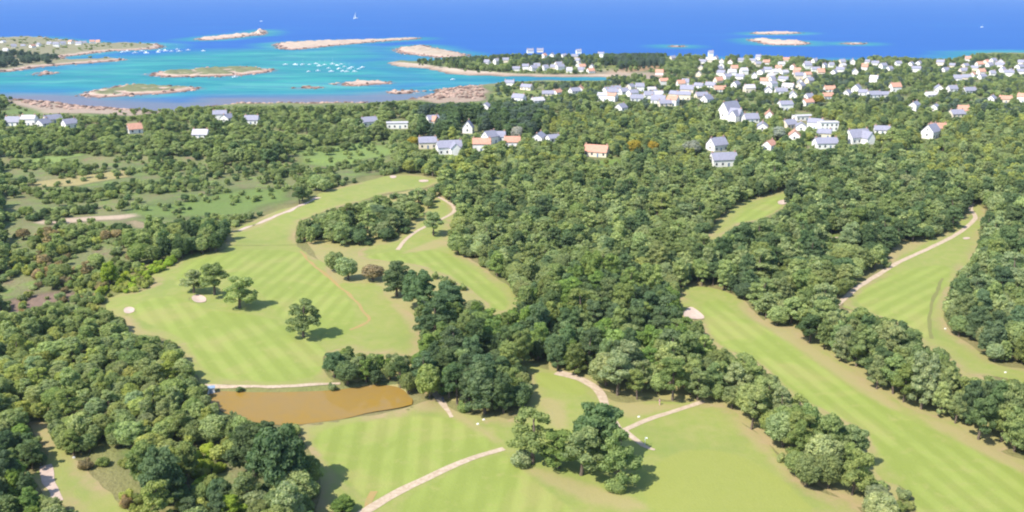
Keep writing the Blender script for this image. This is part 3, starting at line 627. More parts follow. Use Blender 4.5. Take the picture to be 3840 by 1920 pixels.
HOUSES_T2 = [(1425,412),(1500,405),(1530,442),(1590,432),(1680,434),(1790,415),(1760,442),(1785,472),(1100,487),(1170,490),(1240,477),(1960,428),(1320,552),(1390,545),(1450,552),(1540,548),(1600,540),(1650,548),(1790,520),(1880,568),(1720,565),(1640,500),(1270,645),(1400,678),(1340,765),(1480,778),(1560,725),(1630,715),(1800,695),(1760,705),(2020,705),(2070,700),(2130,708),(2180,695),(2250,692),(2340,694),(2370,722),(2040,765),(2110,838),(2390,782),(2440,802),(2500,795),(2400,562),(2500,455),(2430,642),(2560,645),(1090,832),(690,935)]
HOUSES_T5 = [(210,145),(690,132),(1180,255),(1060,335),(1290,302),(1490,265),(1600,268)]
HOUSES_T4 = [(110,142),(230,142),(330,150),(400,122),(530,160),(1665,102),(1720,112),(1905,132),(1520,238)]
HOUSES_T1 = [(30,345),(110,382),(180,372),(300,372),(380,358),(480,362),(540,352),(600,362),(640,348),(700,348),(745,348),(50,408),(250,380),(430,378)]
def base_list():
    out = []
    for L, ox, oy in ((HOUSES_T1, 0, 0), (HOUSES_T2, 858.7, 0), (HOUSES_T3, 1717.3, 0), (HOUSES_T4, 0, 268.3), (HOUSES_T5, 858.7, 268.3), (HOUSES_T6, 1717.3, 268.3)):
        out += [(ox + x / 3, oy + y / 3) for x, y in L]
    vr = random.Random(23); zones = [([(1760,152),(2085,158),(2065,212),(1960,238),(1750,222)], 24), ([(1490,230),(1780,232),(1785,262),(1510,256)], 8), ([(2420,153),(2580,152),(2580,190),(2425,205)], 8), ([(1290,178),(1500,176),(1510,190),(1330,188)], 4), ([(2090,160),(2400,160),(2400,182),(2100,182)], 5)]
    for poly, k in zones:
        P = np.array(poly, float); done = 0
        for _ in range(900):
            if done == k: break
            px, py = vr.uniform(*(P[:, 0].min(), P[:, 0].max())), vr.uniform(*(P[:, 1].min(), P[:, 1].max()))
            if inside(P, np.array([px]), np.array([py]))[0] and all(abs(px - a) > 21 or abs(py - b) > 6.0 for a, b in out): out.append((px, py)); done += 1
    return [(a, b - 6 if 1280 < a < 1530 and 172 < b < 193 else b) for a, b in out]
SPECIAL = [ # px, py, length, depth, wall height, roof rise, yaw, wall, roof, label
 (1130,386,15,8,4.6,3.6,.25,M_WALL,M_SLATE,'large white house with slate roof and gable wing behind the fairway'),
 (1076,372,11,7,3.8,3.2,.15,M_WALL2,M_SLATE,'cream house with slate roof standing next to the large white house'),
 (1000,322,15,7,4.2,.5,.1,M_WALL,M_PALEROOF,'low white flat-roofed block at the edge of the meadow'),
 (1178,334,6,7,4.0,4.5,1.4,M_WALL,M_SLATE,'tall white gable between two dark conifer hedges'),
 (1232,360,9,7,4.4,3.4,.8,M_WALL,M_SLATE,'white house with slate roof beside the silvery tree'),
 (1500,398,14,8,3.0,3.4,-.35,M_WALL2,M_TILE,'long low house with bright orange tile roof deep in the wood'),
 (340,334,9,7,3.0,3.6,.6,M_WALL,M_TILE,'small white house with orange tile roof alone among trees'),
 (1834,298,17,10,6.0,7.0,.7,M_WALL,M_SLATE,'tall white building with steep gables, largest in the village'),
 (1850,303,9,8,4.4,4.6,-.7,M_WALL,M_SLATE,'white gabled wing standing against the tall steep-gabled building'),
 (2080,328,13,8,6.0,.6,.05,M_WALL,M_PALEROOF,'square white two-storey house with flat roof and dark windows'),
 (2075,372,14,8,3.6,3.2,.1,M_WALL,M_SLATE,'long white house with slate roof below the flat-roofed house'),
 (2155,358,15,9,4.2,4.6,.35,M_WALL,M_SLATE,'broad white house with big slate roof and front gable'),
 (1803,378,11,8,4.2,3.8,.5,M_WALL,M_SLATE,'white gabled house with slate roof by the silvery tree'),
 (1818,416,15,8,4.0,3.4,.2,M_WALL,M_SLATE,'long white house with slate roof at the wood edge, pink terrace beside'),
 (2340,346,12,8,4.4,4.6,.75,M_WALL,M_SLATE,'white house with tall gable end alone beside dark hedge'),
 (2018,302,14,7,3.4,.5,.25,M_WALL,M_PALEROOF,'long low white house with pale flat roof on the slope'),
]
HXY = []
for px, py in base_list() + [(s[0], s[1]) for s in SPECIAL]: HXY.append(ground_at(px, py))
HXYA = np.array([(h[0], h[1]) for h in HXY])

EXPL = [ # frame foot, kind, height, radius, tint, label
 (487,738,'umbrella',8.0,3.6,'grey','grey-green tree touching its taller neighbour behind the fairway sand bunker'),
 (540,742,'umbrella',10.2,4.3,'soft','taller of two touching trees behind the sand bunker on the striped fairway'),
 (603,775,'umbrella',10.0,4.6,'soft','flat-crowned pine standing alone with shadow, in front of two touching trees'),
 (763,848,'umbrella',11.3,4.3,'mid','tall open-branched pine standing alone in the middle of the striped fairway'),
 (1090,592,'umbrella',9.3,3.9,'soft','lone small umbrella tree on bare trunk beside the bend of the gravel path'),
 (845,682,'oak',8.0,4.0,'grey','upper grey-green oak at the end of the orange dirt track'),
 (876,703,'oak',9.0,4.4,'grey','lower grey-green oak at the end of the orange dirt track'),
 (938,706,'oak',6.2,4.6,'brown','brownish half-bare tree between the oaks and the dark pines'),
 (998,746,'pine',11.8,5.0,'dark','dark pine next to the brownish half-bare tree'),
 (1052,776,'pine',12.5,5.6,'dark','tallest dark pine in the row between the striped fairways'),
 (1122,806,'pine',12.0,5.8,'dark','dark pine next to the pale shrub, in the row between the fairways'),
 (1190,806,'oak',7.0,4.2,'grey','pale grey-green tree at the end of the row of dark pines'),
 (1502,1160,'pine',14.2,6.0,'dark','tall dark pine rising from the clump at the path fork'),
 (1340,1166,'umbrella',11.6,5.5,'mid','broad light green pine at the edge of the clump by the path fork'),
 (1405,1178,'umbrella',8.2,4.4,'fresh','low green pine between two bigger ones in the clump by the path fork'),
 (1462,1196,'umbrella',10.6,5.0,'mid','spreading pine over bare reddish ground in the clump by the path fork'),
 (1556,1224,'umbrella',11.8,4.7,'mid','pine standing out from the clump by the path fork, casting a dark shadow'),
 (1545,1236,'shrub',3.2,2.6,'soft','small bush under the outermost pine of the clump by the path fork'),
 (1310,1172,'shrub',3.2,3.0,'grey','low bush under the broad light green pine'),
 (705,1245,'pine',15.0,6.6,'dark','tallest dark pine at the wood edge beside the pond fairway'),
 (738,1276,'oak',8.5,4.6,'grey','grey-green round tree in front of the tallest dark pine'),
 (640,1205,'pine',12.0,5.0,'dark','dark pine behind the tallest pine at the pond fairway'),
 (418,1270,'pine',12.0,4.6,'dark','dark pine among lime green bushes beside the clearing'),
 (862,1290,'pine',3.4,2.4,'fresh','small young conifer beside the orange dirt patch'),
 (1594,398,'oak',11.0,5.0,'gold','golden yellow tree near the orange roofed house'),
 (1640,380,'oak',7.0,4.5,'gold','small golden bush beside the golden yellow tree'),
 (1740,400,'oak',11.0,6.5,'silver','silvery tree beside the white gabled house'),
 (1300,352,'oak',10.0,5.0,'silver','silvery tree among conifers behind the golf course'),
 (1042,365,'oak',6.0,4.5,'gold','yellow bush beside the cream house with slate roof'),
 (1955,352,'oak',10.0,6.0,'silver','silvery grey tree between the white village houses'),
 (1990,520,'pine',12.5,4.2,'dark','pointed dark pine beside the small bunker of the enclosed fairway'),
 (870,378,'oak',6.0,4.5,'mid','round dark bush alone in the green meadow'),
 (2055,262,'oak',9.0,7.0,'gold','golden tree among the village houses'),
]
for px, py, k, h, r, t, lab in EXPL:
    x, y, z = ground_at(px, py); g = 1.0 if k == 'shrub' or py < 450 else 1.06; w = (1.22 if py < 900 else .96) if k == 'umbrella' else 1.04; add_tree(x, y, z, k, h * g, r * w, t, lab)

def scatter():
    pts = []
    y = 126.0
    while y < 1330:
        dens = 2.5 if y < 330 else (3.0 if y < 600 else 4.4)
        half = .66 * y + 45
        xs = np.arange(-half, half, dens)
        pts.append(np.stack([xs + rng.uniform(-.5, .5, len(xs)) * dens, np.full(len(xs), y) + rng.uniform(-.5, .5, len(xs)) * dens], 1)); y += dens
    P = np.vstack(pts); rng.shuffle(P); x, y = P[:, 0], P[:, 1]; z = height(x, y); n = len(x)
    ok = ~((y > 520) & (z < -.9))
    kind = np.full(n, 2); h = np.full(n, 8.0); r = np.full(n, 3.2); tint = np.zeros(n, object)
    px, py, _ = proj(x, y, z + 4.0)
    zi = np.full(n, -1)
    for i, Z in reversed(list(enumerate(ZONES))): zi[inside(np.array(Z[0], float), px, py)] = i
    u = rng.uniform(0, 1, n); clump = .5 + .5 * wob(x, y, 13, 5.)
    for i in range(-1, len(ZONES)):
        s = np.where(zi == i)[0]
        if not len(s): continue
        share, mix, tints, hs = (DEFAULT if i < 0 else ZONES[i][1:])
        if share < 1:
            kv = u[s] * .35 + clump[s] * .65; kv = np.argsort(np.argsort(kv)) / len(s); ok[s[kv > share]] = False
        loc = (rng.uniform(0, 1, len(s)) * .72 + .28 * (.5 + .5 * wob(x[s], y[s], 21, 2.))) ; loc = np.argsort(np.argsort(loc)) / len(s)
        kind[s] = np.searchsorted(np.cumsum(mix)[:3], loc)
        t2 = .6 * rng.uniform(0, 1, len(s)) + .4 * (.5 + .5 * wob(x[s], y[s], 16, 8.)); ti = np.minimum((np.argsort(np.argsort(t2)) / len(s) * len(tints)).astype(int), len(tints) - 1)
        for q, t in zip(s, ti): tint[q] = tints[t]
        g = np.exp(rng.normal(0, .21, len(s))); K = kind[s]
        h[s] = np.select([K == 0, K == 1, K == 2], [9.0 * g ** .7 * hs, 8.6 * g ** .7 * hs, 6.7 * g ** .7 * hs], 2.0 * g) * np.exp(rng.normal(0, .06, len(s)))
        r[s] = np.select([K == 0, K == 1, K == 2], [2.75 * g, 3.05 * g, 2.95 * g], 1.9 * g) * (1.12 if i < 0 or y[s].mean() > 600 else .95) * np.where(K == 3, 1, hs ** .7)
    hx, hy, hd = proj(HXYA[:, 0], HXYA[:, 1], np.array([q[2] for q in HXY]) + 2.5); hs_ = F / hd; big = np.arange(len(HXY)) >= len(HXY) - len(SPECIAL); hw_ = np.where(big, 6.5, 3.8) * hs_; hh_ = np.where(big, 3.4, 2.0) * hs_
    def free(h, r):
        """nothing may cover ground or houses that stand open in the photograph"""
        f = np.ones(n, bool)
        for fz, fx in ((0, 0), (.25, .4), (.25, -.4), (.6, .6), (.6, -.6), (.9, 0), (.6, 0)):
            qx, qy, _ = proj(x + fx * r, y, z + fz * h)
            for p in OPEN[:11]: f &= ~inside(p, qx, qy)
            if True:
                for p in OPEN[11:]: f &= ~(inside(p, qx, qy) & (((h > 3) & (u > .03)) | (u > .16)))
            far = np.where(y > 380)[0]
            for a_, b_, c_, d_ in zip(hx, hy, hw_, hh_): f[far] &= ~((np.abs(qx[far] - a_) < c_) & (np.abs(qy[far] - b_) < d_))
        for k in (.4, .7, .95):      # the bunkers lie in full sun
            sx, sy = x - sdir.x / sdir.z * h * k, y - sdir.y / sdir.z * h * k
            for b in wBUNK: f &= ~inside(b, sx, sy)
        qx, qy, _ = proj(x, y, z + .7 * h)
        for p in ([(245,745),(272,720),(330,700),(350,682),(425,660),(440,668),(382,692),(392,715),(340,735)], [(455,1155),(510,1140),(560,1155),(540,1200),(500,1210)]): f &= ~(inside(np.array(p, float), qx, qy) & (h > 3))
        for t in list(TREES):
            if t[1] > 330 and t[10]: f &= ~((np.abs(x - t[0]) < .7 * t[5] + .5 * r) & (y < t[1]) & (y > t[1] - 16) & (h > 3))
        d = np.full(n, 1e9)
        for ax, ay in HXYA: d = np.minimum(d, np.hypot(x - ax, (y - ay)))
        return f & (d > 3.5 + r)
    f1 = free(h, r); h2, r2 = h * .72, r * .72; f2 = free(h2, r2); h3, r3 = np.minimum(h, 2.3), np.minimum(r, 1.8); f3 = free(h3, r3)
    h = np.where(f1, h, np.where(f2, h2, h3)); r = np.where(f1, r, np.where(f2, r2, r3)); kind = np.where(f1 | f2, kind, 3); ok &= f1 | f2 | f3
    qx, qy, _ = proj(x, y, z + .4 * h)
    for p in NOAUTO: ok &= ~inside(p, qx, qy)
    cells = {}
    for t in TREES: cells.setdefault((int(t[0] // 6), int(t[1] // 6)), []).append((t[0], t[1], t[5]))
    order = np.where(ok)[0]; order = order[np.argsort(-(r[order] * rng.uniform(.6, 1.2, len(order))) - 20 * ((zi[order] == 0) | (zi[order] == 1)))]
    for q in order:
        X, Y, Rq = x[q], y[q], r[q]; cx, cy = int(X // 6), int(Y // 6); good = True
        for a_ in (cx - 1, cx, cx + 1):
            for b_ in (cy - 1, cy, cy + 1):
                for (X2, Y2, R2) in cells.get((a_, b_), ()):
                    if (X - X2) ** 2 + (Y - Y2) ** 2 < (.53 * (Rq + R2)) ** 2: good = False; break
                if not good: break
            if not good: break
        if good:
            cells.setdefault((cx, cy), []).append((X, Y, Rq)); add_tree(X, Y, z[q], KINDS[kind[q]], h[q], Rq, tint[q])
scatter()
def scatter_isle():
    # the dark wood and shrubs on the far peninsula
    p = wISLES[0][0]
    wood = np.array([(-260,190),(-260,130),(0,132),(120,138),(152,150),(105,164),(0,178)], float); wood = unproj(wood, 3.0)
    lo, hi = p.min(0), p.max(0)
    for k in range(2600):
        x, y = rng.uniform(lo[0], hi[0]), rng.uniform(lo[1], hi[1])
        if abs(x) > .7 * y + 30 or not inside(p, np.array([x]), np.array([y]))[0]: continue
        w = inside(wood, np.array([x]), np.array([y]))[0]
        if not w and rng.uniform() > .25: continue
        z = isle_z(x, y)
        if z is None or z < SEA + 1.2: continue
        if np.min(np.hypot(HXYA[:, 0] - x, HXYA[:, 1] - y)) < 12: continue
        if w: add_tree(x, y, z - .2, 'pine', rng.uniform(7, 11), rng.uniform(4, 5.5), 'blueish')
        else: add_tree(x, y, z - .2, 'shrub', rng.uniform(1.5, 3), rng.uniform(2.5, 4), 'mid')
scatter_isle()

# ------------------------------------------------------------------ the 300 largest of each kind are things of their own, the rest one mass each
ANCH = [(640,1130,'in the wood beside the brown pond'),(300,1000,'in the wood beside the two small bunkers'),(60,1180,'in the wood beside the sandy track in the clearing'),
 (420,1240,'in the scrub between the clearing and the pond'),(260,1190,'in the open scrub beside the clearing'),(150,860,'in the wood next to the pink heath'),(940,940,'in the thicket on the far bank of the brown pond'),(1180,960,'in the dark wood next to the pond'),
 (1200,850,'in the dark grove at the end of the narrow fairway'),(1500,820,'in the dark pine wood amid the course'),(1650,950,'in the wood above the forked gravel path'),(1900,980,'in the tree belt beside the broad green'),(2100,1180,'in the end of the long fairway tree belt'),
 (2150,860,'in the pine belt beside the curving path'),(2350,980,'in the middle of the pine belt by the long fairway'),(2540,1060,'in the far pines of the belt by the long fairway'),(2500,780,'in the wood beyond the curving path fairway'),(2080,720,'in the wood between large bunker and curving path'),
 (1830,650,'in the wood around the large bunker'),(1400,640,'in the wide wood beside the narrow fairway'),(1600,640,'in the middle of the wide wood'),(1300,540,'in the wide wood near the gravel path bend'),(900,560,'in the grove beside the gravel path bend'),
 (490,610,'in the thicket beside the striped fairway'),(150,660,'in the open heath beside the lime green thicket'),(330,705,'in the lime green thicket'),(2250,540,'in the pine wood behind the curving path'),(1700,480,'in the wide wood below the village'),(500,480,'in the heath beyond the striped fairway'),(250,520,'in the heath around the sandy strip'),(1150,420,'in the wood behind the striped fairway')]
AX = np.array([ground_at(a, b)[:2] for a, b, _ in ANCH])
def make_thing(t, i):
    x, y, z, kind, h, r, tint, sz, px, py, fixed = t
    name = {'pine': 'pine_tree', 'umbrella': 'pine_tree', 'oak': 'oak_tree', 'shrub': 'shrub'}[kind]
    cm, tm = NEAR[kind][i % NV[kind]]; H, R = NOM[kind]
    e = empty(name, (x, y, z), random.uniform(0, 6.28)); k = random.uniform(.86, 1.16); s = (r / R * k, r / R / k, h / H); e.rotation_euler = (random.gauss(0, .05), random.gauss(0, .05), random.uniform(0, 6.28))
    v = random.uniform(.76, 1.14); c = TINTS[tint]; c = (c[0] * v * random.uniform(.93, 1.08), c[1] * v, c[2] * v * random.uniform(.85, 1.15), 1)
    for nm, me in (('crown', cm), ('trunk', tm)):
        o = bpy.data.objects.new(nm, me); COL.objects.link(o); o.parent = e; o.scale = s; o.color = c
    cat = {'pine': 'pine tree', 'umbrella': 'pine tree', 'oak': 'tree', 'shrub': 'bush'}[kind]
    if fixed: tag(e, fixed, cat)
    else:
        k = int(np.argmin(np.hypot(AX[:, 0] - x, (AX[:, 1] - y))))
        what = {'pine': 'round pine', 'umbrella': 'spreading pine', 'oak': 'leafy tree', 'shrub': 'low bush'}[kind]
        big = '' if kind == 'shrub' else ('tall ' if h > 9.5 else 'small ' if h < 7 else '')
        lab = f'{big}{WORD[tint]} {what} {ANCH[k][2]}'
        tag(e, lab, cat, f'{WORD[tint]} {cat}s {ANCH[k][2]}')
def in_view(t): return -20 < t[8] < 2596 and -20 < t[9] < 1330
buckets = {'pine': [], 'oak': [], 'shrub': []}
for t in TREES: buckets['pine' if t[3] in ('pine', 'umbrella') else t[3]].append(t)
mass = []
for b, L in buckets.items():
    L.sort(key=lambda t: (t[10] is None, not in_view(t), -t[7]))
    for i, t in enumerate(L[:300]): make_thing(t, i)
    mass.append((b, L[300:]))

def tree_mass(name, label, L, kinds):
    src = [(k, v, m_) for k in kinds for v in range(NV[k]) for m_ in (0, 1)]
    objs = {}
    for k in kinds:
        for v in range(NV[k]):
            cm, tm = FAR[k][v]; bm = bmesh.new(); bm.from_mesh(cm); n = len(bm.faces); bm.from_mesh(tm); bm.faces.ensure_lookup_table()
            for f in bm.faces[n:]: f.material_index = 1
            me = bpy.data.meshes.new('tree_form'); bm.to_mesh(me); bm.free(); me.materials.append(M_LEAFI); me.materials.append(M_BARK)
            objs[(k, v)] = bpy.data.objects.new('tree_form', me)
    keys = list(objs)
    me = bpy.data.meshes.new(name); n = len(L); me.vertices.add(n)
    me.vertices.foreach_set('co', np.array([t[:3] for t in L], np.float32).ravel())
    ia = me.attributes.new('form', 'INT', 'POINT'); ia.data.foreach_set('value', np.array([keys.index((t[3], i % NV[t[3]])) for i, t in enumerate(L)], np.int32))
    sa = me.attributes.new('size', 'FLOAT_VECTOR', 'POINT'); sa.data.foreach_set('vector', np.array([(t[5] / NOM[t[3]][1], t[5] / NOM[t[3]][1], t[4] / NOM[t[3]][0]) for t in L], np.float32).ravel())
    ra = me.attributes.new('turn', 'FLOAT_VECTOR', 'POINT'); ra.data.foreach_set('vector', np.column_stack([np.zeros(n), np.zeros(n), rng.uniform(0, 6.28, n)]).astype(np.float32).ravel())
    v = rng.uniform(.74, 1.18, n); c = np.array([TINTS[t[6]] for t in L]) * v[:, None]
    ca = me.attributes.new('tint', 'FLOAT_COLOR', 'POINT'); ca.data.foreach_set('color', np.column_stack([c, np.ones(n)]).astype(np.float32).ravel())
    o = link(name, me); o['kind'] = 'stuff'; o['label'] = label
    g = bpy.data.node_groups.new(name, 'GeometryNodeTree'); g.interface.new_socket('Geometry', in_out='INPUT', socket_type='NodeSocketGeometry'); g.interface.new_socket('Geometry', in_out='OUTPUT', socket_type='NodeSocketGeometry')
    N = g.nodes; Lk = g.links; gi = N.new('NodeGroupInput'); go = N.new('NodeGroupOutput')
    iop = N.new('GeometryNodeInstanceOnPoints'); iop.inputs['Pick Instance'].default_value = True
    # a row of forms, first key first
    prev = None
    for k in keys:
        oi = N.new('GeometryNodeObjectInfo'); oi.inputs['Object'].default_value = objs[k]; oi.inputs['As Instance'].default_value = False
        gt = N.new('GeometryNodeGeometryToInstance'); Lk.new(oi.outputs['Geometry'], gt.inputs[0])
        if prev is None: prev = gt.outputs[0]
        else:
            j = N.new('GeometryNodeJoinGeometry'); Lk.new(gt.outputs[0], j.inputs[0]); Lk.new(prev, j.inputs[0]); prev = j.outputs[0]
    def na(nm, ty):
        a = N.new('GeometryNodeInputNamedAttribute'); a.data_type = ty; a.inputs[0].default_value = nm; return a.outputs['Attribute']
    Lk.new(gi.outputs[0], iop.inputs['Points']); Lk.new(prev, iop.inputs['Instance']); Lk.new(na('form', 'INT'), iop.inputs['Instance Index'])
    Lk.new(na('size', 'FLOAT_VECTOR'), iop.inputs['Scale']); Lk.new(na('turn', 'FLOAT_VECTOR'), iop.inputs['Rotation'])
    Lk.new(iop.outputs[0], go.inputs[0])
    md = o.modifiers.new('trees', 'NODES'); md.node_group = g
for b, L in mass:
    if b == 'pine':
        tree_mass('distant_pine_woodland', 'distant pines of the coastal woods and village gardens', [t for t in L if t[3] == 'pine'] + [t for t in L if t[3] == 'umbrella'], ('pine', 'umbrella'))
    elif b == 'oak': tree_mass('distant_oak_woodland', 'distant broad-leaved woods stretching to the coast', L, ('oak',))
    else: tree_mass('distant_scrub', 'scattered low scrub over heath and gardens', L, ('shrub',))

# ------------------------------------------------------------------ houses
def box(x0, x1, y0, y1, z0, z1):
    v = [(x, y, z) for z in (z0, z1) for x, y in ((x0, y0), (x1, y0), (x1, y1), (x0, y1))]
    return v, [(3, 2, 1, 0), (4, 5, 6, 7), (0, 1, 5, 4), (1, 2, 6, 5), (2, 3, 7, 6), (3, 0, 4, 7)]
def pyd(name, parts, m):
    V, Fc = [], []
    for v, f in parts:
        o = len(V); V += v; Fc += [tuple(i + o for i in q) for q in f]
    me = bpy.data.meshes.new(name); me.from_pydata(V, [], Fc); me.update(); me.materials.append(m); return me
MC = {}
def cached(key, fn):
    if key not in MC: MC[key] = fn()
    return MC[key]
def wall_mesh(a, b, h, rise, m):
    v = [(-a, -b, -1), (a, -b, -1), (a, b, -1), (-a, b, -1), (-a, -b, h), (a, -b, h), (a, b, h), (-a, b, h), (-a, 0, h + rise), (a, 0, h + rise)]
    f = [(3, 2, 1, 0), (0, 1, 5, 4), (2, 3, 7, 6), (1, 2, 6, 9, 5), (3, 0, 4, 8, 7), (4, 5, 9, 8), (6, 7, 8, 9)]
    return pyd('wall', [(v, f)], m)
def roof_mesh(a, b, h, rise, m):
    o, t = .35, .22; sl = rise / b; e = h - o * sl; A = a + .3; parts = []
    for s in (-1, 1):
        v = [(-A, s * (b + o), e + .05), (A, s * (b + o), e + .05), (A, 0, h + rise + .05), (-A, 0, h + rise + .05)]; v += [(x, y, z + t) for x, y, z in v]
        f = [(0, 1, 2, 3), (7, 6, 5, 4), (0, 4, 5, 1), (1, 5, 6, 2), (2, 6, 7, 3), (3, 7, 4, 0)]
        if s > 0: f = [q[::-1] for q in f]
        parts.append((v, f))
    return pyd('roof', parts, m)
def house(x, y, z, L, D, h, rise, yaw, wm, rm, label, group, detail, wing=False):
    e = empty('house', (x, y, z), yaw); a, b = L / 2, D / 2
    q = lambda v: round(v * 2) / 2
    a, b, h, rise = q(a), q(b), q(h), max(.5, q(rise))
    key = (a, b, h, rise, wm.name)
    link('wall', cached(('w',) + key, lambda: wall_mesh(a, b, h, rise, wm)), None, e)
    rf = link('roof', cached(('r',) + key[:4] + (rm.name,), lambda: roof_mesh(a, b, h, rise, rm)), None, e)
    if rise > 1:
        for sx in ((-1, 1) if L > 9.5 else (1,)):
            link('chimney', cached(('c', h + rise), lambda: pyd('chimney', [box(-.45, .45, -.3, .3, h + rise - .8, h + rise + 1.1)], M_BRICK)), None, rf, (sx * (a - .6), 0, 0))
    if detail:
        win = cached('win', lambda: pyd('window', [box(-.55, .55, -.05, .05, -.7, .7)], M_GLASS)); dor = cached('door', lambda: pyd('door', [box(-.5, .5, -.05, .05, 0, 2.1)], M_DOOR))
        n = max(2, int(L / 3.2)); fl = [1.7] + ([4.4] if h > 5 else [])
        for s in (-1, 1):
            for zf in fl:
                for i in range(n):
                    xx = -a + (i + .5) * L / n
                    if s < 0 and zf < 2 and i == n // 2: link('door', dor, None, e, (xx, -b - .03, .05))
                    else: link('window', win, None, e, (xx, s * (b + .03), zf))
        for s in (-1, 1):
            w = link('window', win, None, e, (s * (a + .03), 0, h * .55)); w.rotation_euler = (0, 0, math.pi / 2)
            if rise > 3:
                w = link('window', win, None, e, (s * (a + .03), 0, h + rise * .3)); w.rotation_euler = (0, 0, math.pi / 2); w.scale = (.7, 1, .8)
    if wing:
        wb = round(b * .7 * 2) / 2; wl = b + 2.5
        w = link('wing_wall', cached(('w', wl / 2, wb, h, rise * .9, wm.name), lambda: wall_mesh(wl / 2 + 1, wb, h - .05, rise * .85, wm)), None, e, (a * .35, -b - 1.0, 0)); w.rotation_euler = (0, 0, math.pi / 2)
        w = link('wing_roof', cached(('r', wl / 2, wb, h, rise * .9, rm.name), lambda: roof_mesh(wl / 2 + 1, wb, h - .05, rise * .85, rm)), None, e, (a * .35, -b - 1.0, 0)); w.rotation_euler = (0, 0, math.pi / 2)
    tag(e, label, 'house', group)
HAN = [(1380,140,'on the headland beside the inlet'),(1400,182,'along the beach of the inlet'),(1450,230,'on the near shore of the inlet'),(1850,170,'in the packed village near the sea'),(1800,230,'in the middle of the village'),(2180,165,'in the village row by the sea'),(2150,235,'in the orange-roofed village street'),(2480,170,'in the cluster by the sandy point'),(2400,240,'among trees near the dark hedge'),(2000,310,'in gardens at the village edge'),(60,310,'in the hamlet by the rocky shore'),(600,300,'in the woods above the rocky shore'),(1150,350,'among the conifers behind the fairway'),(150,120,'on the peninsula across the lagoon')]
HA = np.array([ground_at(a, b)[:2] for a, b, _ in HAN])
bl = base_list(); ns = len(bl); hr = random.Random(11)
for i, (px, py) in enumerate(bl):
    x, y, z = HXY[i]
    zi_ = isle_z(x, y)
    if zi_ is not None: z = max(zi_, SEA + .8)
    else: z = max(z, SEA + 1.0)
    orange = (px > 900 or py < 200) and hr.random() < (.26 if px > 1700 else .18); wm = M_WALL if hr.random() < .80 else M_WALL2
    rm = M_TILE if orange else (M_SLATE if hr.random() < .8 else M_PALEROOF)
    Lh = hr.uniform(7.5, 12.5); D = hr.uniform(6, 7.5); h = hr.choice([2.6, 3.0, 3.6, 5.1]); rise = hr.uniform(2.2, 3.4)
    if py < 215: Lh *= .84; D *= .88; h = min(h, 4.6)
    yaw = hr.choice([0, .2, -.25, .5, 1.3, -.6, .9])
    k = int(np.argmin(np.hypot(HA[:, 0] - x, HA[:, 1] - y)))
    wl_ = 'white' if wm is M_WALL else 'cream'; rl = 'orange tile' if rm is M_TILE else ('slate' if rm is M_SLATE else 'pale grey')
    sz = 'long ' if Lh > 11 else ('small ' if Lh < 9 else ''); tl = 'two-storey ' if h > 5 else ''
    house(x, y, z, Lh, D, h, rise, yaw, wm, rm, f'{sz}{wl_} {tl}house with {rl} roof {HAN[k][2]}', f'{wl_} houses with {rl} roofs {HAN[k][2]}', py > 215)
for i, s in enumerate(SPECIAL):
    x, y, z = HXY[ns + i]
    house(x, y, z, *s[2:9], s[9], None, True, 'wing' in s[9] or 'front gable' in s[9])

# ------------------------------------------------------------------ boats
def boat_hull():
    st = [(-3.2, .95, .9), (-1.5, 1.15, .9), (.5, 1.1, .95), (2.0, .75, 1.05), (3.3, .08, 1.2)]; V, Fc = [], []
    for x, w, t in st: V += [(x, -w, t), (x, -w * .7, -.1), (x, 0, -.35), (x, w * .7, -.1), (x, w, t), (x, 0, t - .12)]
    for i in range(len(st) - 1):
        a, b = i * 6, i * 6 + 6
        for k in range(6): Fc.append((a + k, b + k, b + (k + 1) % 6, a + (k + 1) % 6))
    Fc += [(5, 4, 3, 2, 1, 0), tuple(range(24, 30))]
    me = pyd('hull', [(V, Fc)], M_WHITE); bm = bmesh.new(); bm.from_mesh(me); bmesh.ops.recalc_face_normals(bm, faces=bm.faces); bm.to_mesh(me); bm.free(); return me
HULL = boat_hull()
CABIN = pyd('cabin', [box(-1.0, .9, -.65, .65, .8, 1.75)], M_WHITE); WSCR = pyd('windscreen', [box(.92, .97, -.55, .55, 1.2, 1.65)], M_CABIN)
v_, f_ = tube([(0.3, 0, .8), (0.3, 0, 4), (0.3, 0, 8.6)], [.07, .06, .04], 6); MASTM = raw_mesh('mast', v_, f_, True); MASTM.materials.append(M_MAST)
BOOM = pyd('boom', [box(-2.6, .3, -.09, .09, 1.9, 2.12)], M_WHITE)
SAILM = pyd('sail', [([(.25, .03, 2.2), (-2.7, .25, 2.2), (.25, .03, 8.4), (.25, -.03, 2.2), (-2.7, .19, 2.2), (.25, -.03, 8.4)], [(0, 1, 2), (5, 4, 3), (0, 3, 4, 1), (1, 4, 5, 2), (2, 5, 3, 0)])], M_WHITE)
BOATS = [(2155,490),(2230,490),(2285,490),(2335,490),(2385,482),(2450,492),(2510,487),(2480,517),(2330,542),(2400,537),(2500,542),(2560,522),(2410,500),(2545,495)]
B = [(x / 3, y / 3, 'in the crowded mooring off the sandy spit') for x, y in BOATS]
B += [(858.7 + x / 3, y / 3, 'in the crowded mooring off the sandy spit') for x, y in ((0, 487), (12, 541), (60, 523), (42, 543), (100, 543), (130, 523), (160, 512), (78, 512), (25, 505))]
B += [(x / 3, y / 3, 'moored off the beach of the far peninsula') for x, y in ((930, 396), (962, 390), (1020, 402), (1072, 390), (1105, 402), (1195, 396), (1250, 386), (1295, 389), (1338, 376), (1352, 391), (1420, 381), (1535, 386), (1205, 384))]
B += [(592, 195, 'alone at the tip of the grassy islet'), (1139, 201, 'alone in the inlet below the beach'), (657, 54, 'alone at sea beyond the rock stack'), (2470, 69, 'alone far out on the open sea')]
